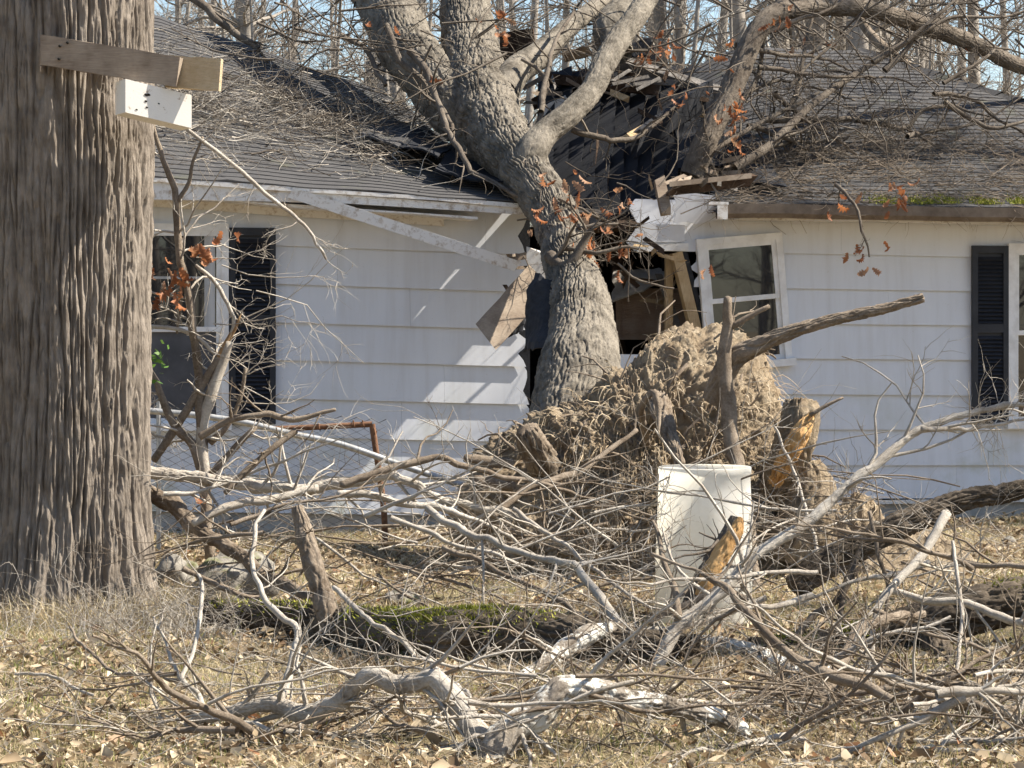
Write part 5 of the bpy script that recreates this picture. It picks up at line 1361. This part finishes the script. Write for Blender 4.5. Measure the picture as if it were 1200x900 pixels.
# twig litter piled on the roof
tb = Tubes(); tb2 = Tubes(); lv = []
def on_roof(surf, x, t, lift): return turn(surf(x, t) + np.array([0, 0, lift]))
tb3 = Tubes()
for k in range(8200):
    x = rng.uniform(-3.4, .2); t = np.clip(rng.beta(1.6, 1.8), .02, .98)
    if x > xmaxL(t) - .05 or (x > -.75 and t < .34): continue
    dens = .09 + .9 * math.exp(-((t - np.interp(x, [-3, 0], [.46, .36])) / .20) ** 2) * (.55 + 1.1 * noise(np.array([x * 1.6, t * 6, 1.])))
    if rng.random() > dens: continue
    a = rng.normal() * .5 + (math.pi if rng.random() < .5 else 0)
    twig(tb if k % 2 else tb3, on_roof(roofL, x, t, rng.uniform(.015, .10)), np.array([math.cos(a), math.sin(a), math.sin(a) * .35 + rng.normal() * .12]), rng.uniform(.08, .6), .0016 + rng.gamma(1.6, .0014), int(rng.random() < .35), .03, .45, 3)
for k in range(3800):
    x = rng.uniform(1.6, 5.5); t = np.clip(rng.beta(1.3, 3.2), .0, .98)
    if x < xminR(t) or x > xmaxR(t): continue
    if rng.random() > .12 + .85 * (abs(t - .24) < .13) * (.6 + noise(np.array([x * 2, t * 7, 5.]))) + .8 * (t < .05) + .3 * (x < 2.3): continue
    a = rng.normal() * .5 + (math.pi if rng.random() < .5 else 0)
    twig(tb2, on_roof(roofR, x, t, rng.uniform(.015, .08)), np.array([math.cos(a), math.sin(a), math.sin(a) * .35 + rng.normal() * .15]), rng.uniform(.08, .6), rng.uniform(.0018, .005), int(rng.random() < .4), .02, .5, 3)
for k in range(260):
    x = rng.uniform(1.85, 5.4); a = rng.normal() * .3 + (math.pi if rng.random() < .5 else 0)
    twig(tb2, turn(np.array([x, rng.uniform(-.53, -.46), eaveR(x) - .015])), np.array([math.cos(a), math.sin(a) * .2, rng.normal() * .2 + .05]), rng.uniform(.06, .3), rng.uniform(.0015, .004), 0, .02, .4, 3)
tag(tb3.build('roof_twigs', 'bark_dark', kind='stuff'), 'dark dead twigs under the pale heap on the sagging roof', 'twigs')
tag(tb.build('roof_twigs', 'bark_pale', kind='stuff'), 'pale dead twigs heaped on the sagging roof', 'twigs')
tag(tb2.build('roof_twigs', 'bark_tan', kind='stuff'), 'dead twigs strewn along the roof above the gutter', 'twigs')
# moss on the right eave
V = []
for k in range(2600):
    c = [(1072, 224), (1100, 222), (1145, 226), (1190, 228), (1030, 222)][rng.integers(5)]
    x = XL(c[0], 19.8) + rng.normal() * .06; t = abs(rng.normal() * .022) + .008
    p = roofR(x, t) + (0, 0, .016); s = unit(rng.normal(size=3)) * .007; V += [p - s, p + s, p + rng.normal(size=3) * .006 + (0, 0, rng.uniform(.006, .022))]
put('moss', np.array(V), 'moss', roof_o['R'], tris=np.arange(len(V)).reshape(-1, 3), kind='stuff')

# ------------------------------------------------------------------ woods
def wood_tree(seed, h, r0, low):
    """trunk and crown meshes of a bare tree standing at the origin"""
    global rng
    keep_rng, rng = rng, np.random.default_rng(seed)
    t1, t2 = Tubes(), Tubes()
    zz = np.linspace(-.1, h, 16); lean = rng.normal(size=2) * .03
    pts = np.stack([lean[0] * zz + .10 * np.sin(zz * .7 + seed), lean[1] * zz + .08 * np.cos(zz * .6), zz], -1)
    t1.add(pts, r0 * np.interp(zz / h, [0, .05, .3, 1], [1.25, 1, .8, .12]), 9)
    for k in range(int(h * 3.4)):
        z = rng.uniform(low, h * .98); i_ = int(np.clip(z / h * 15, 0, 14)); p = pts[i_]
        a = rng.uniform(0, 6.283); L = rng.uniform(.9, 2.6) * (1 - .55 * z / h)
        twig(t2, p, np.array([math.cos(a), math.sin(a), rng.uniform(.15, .9)]), L, r0 * rng.uniform(.12, .28), 2, -.02, .33, 4, (3, 7))
    rng = keep_rng
    out = []
    for t_ in (t1, t2):
        V, Q = t_.arrays(); me = arr_mesh('tree', V, Q); smooth(me); me.materials.append(M['bark_woods']); out.append(me)
    return out
KIND = [wood_tree(100 + k, h, r, lo) for k, (h, r, lo) in enumerate(((15, .17, 2.5), (13, .12, 2.0), (16, .21, 3.0), (9, .06, 1.2), (7, .045, .8), (14, .14, 2.5)))]
def plant(x, y, k, label, group, yaw=None, s=1.0, name='bare_tree', cat='tree'):
    e = empty(name, (x, y, 0), label, cat, group); e.rotation_euler = (0, 0, rng.uniform(0, 6.28) if yaw is None else yaw); e.scale = (s, s, s)
    for nm, me in zip(('trunk', 'crown'), KIND[k]):
        o = bpy.data.objects.new(nm, me); COL.objects.link(o); o.parent = e
    return e
for k in range(80):
    d = rng.uniform(33, 75); plant(X(rng.uniform(120, 1290), d), d - CAM_D, [0, 1, 2, 5, 1, 0][k % 6], ['medium straight', 'slender', 'stout', 'gently curved', 'slender', 'medium straight'][k % 6] + ' bare grey tree in the woods behind the house', 'bare trees behind the house', s=rng.uniform(.8, 1.15))
for k in range(50):
    d = rng.uniform(30, 50); plant(X(rng.uniform(150, 1290), d), d - CAM_D, 3 + k % 2, ['thin bare sapling', 'low twiggy bare sapling'][k % 2] + ' in the woods behind the house', 'bare saplings behind the house', s=rng.uniform(.8, 1.3), name='bare_sapling', cat='sapling')
for k, (x, y) in enumerate(((11.5, 2.6), (14.5, 0.5), (13.0, -4.5), (9.5, -7.5), (17, 3.5))):
    plant(x, y, [0, 2, 5, 1, 0][k], 'bare yard tree beyond the right end of the house', 'bare trees beyond the house end')
for k in range(60):
    plant(rng.uniform(-8, 46), rng.uniform(-72, -40), [0, 2, 5, 1, 3, 4][k % 6], 'bare tree on the far side of the yard opposite the house front', 'bare trees opposite the house')
for k, (x, y) in enumerate(((-5, -28), (1.2, -30), (5, -27), (9, -31), (-10, -33), (3, -38), (-2, -36))):
    plant(x, y, [0, 2, 5, 1, 2, 0, 5][k], 'bare tree on the far side of the yard opposite the house front', 'bare trees opposite the house')
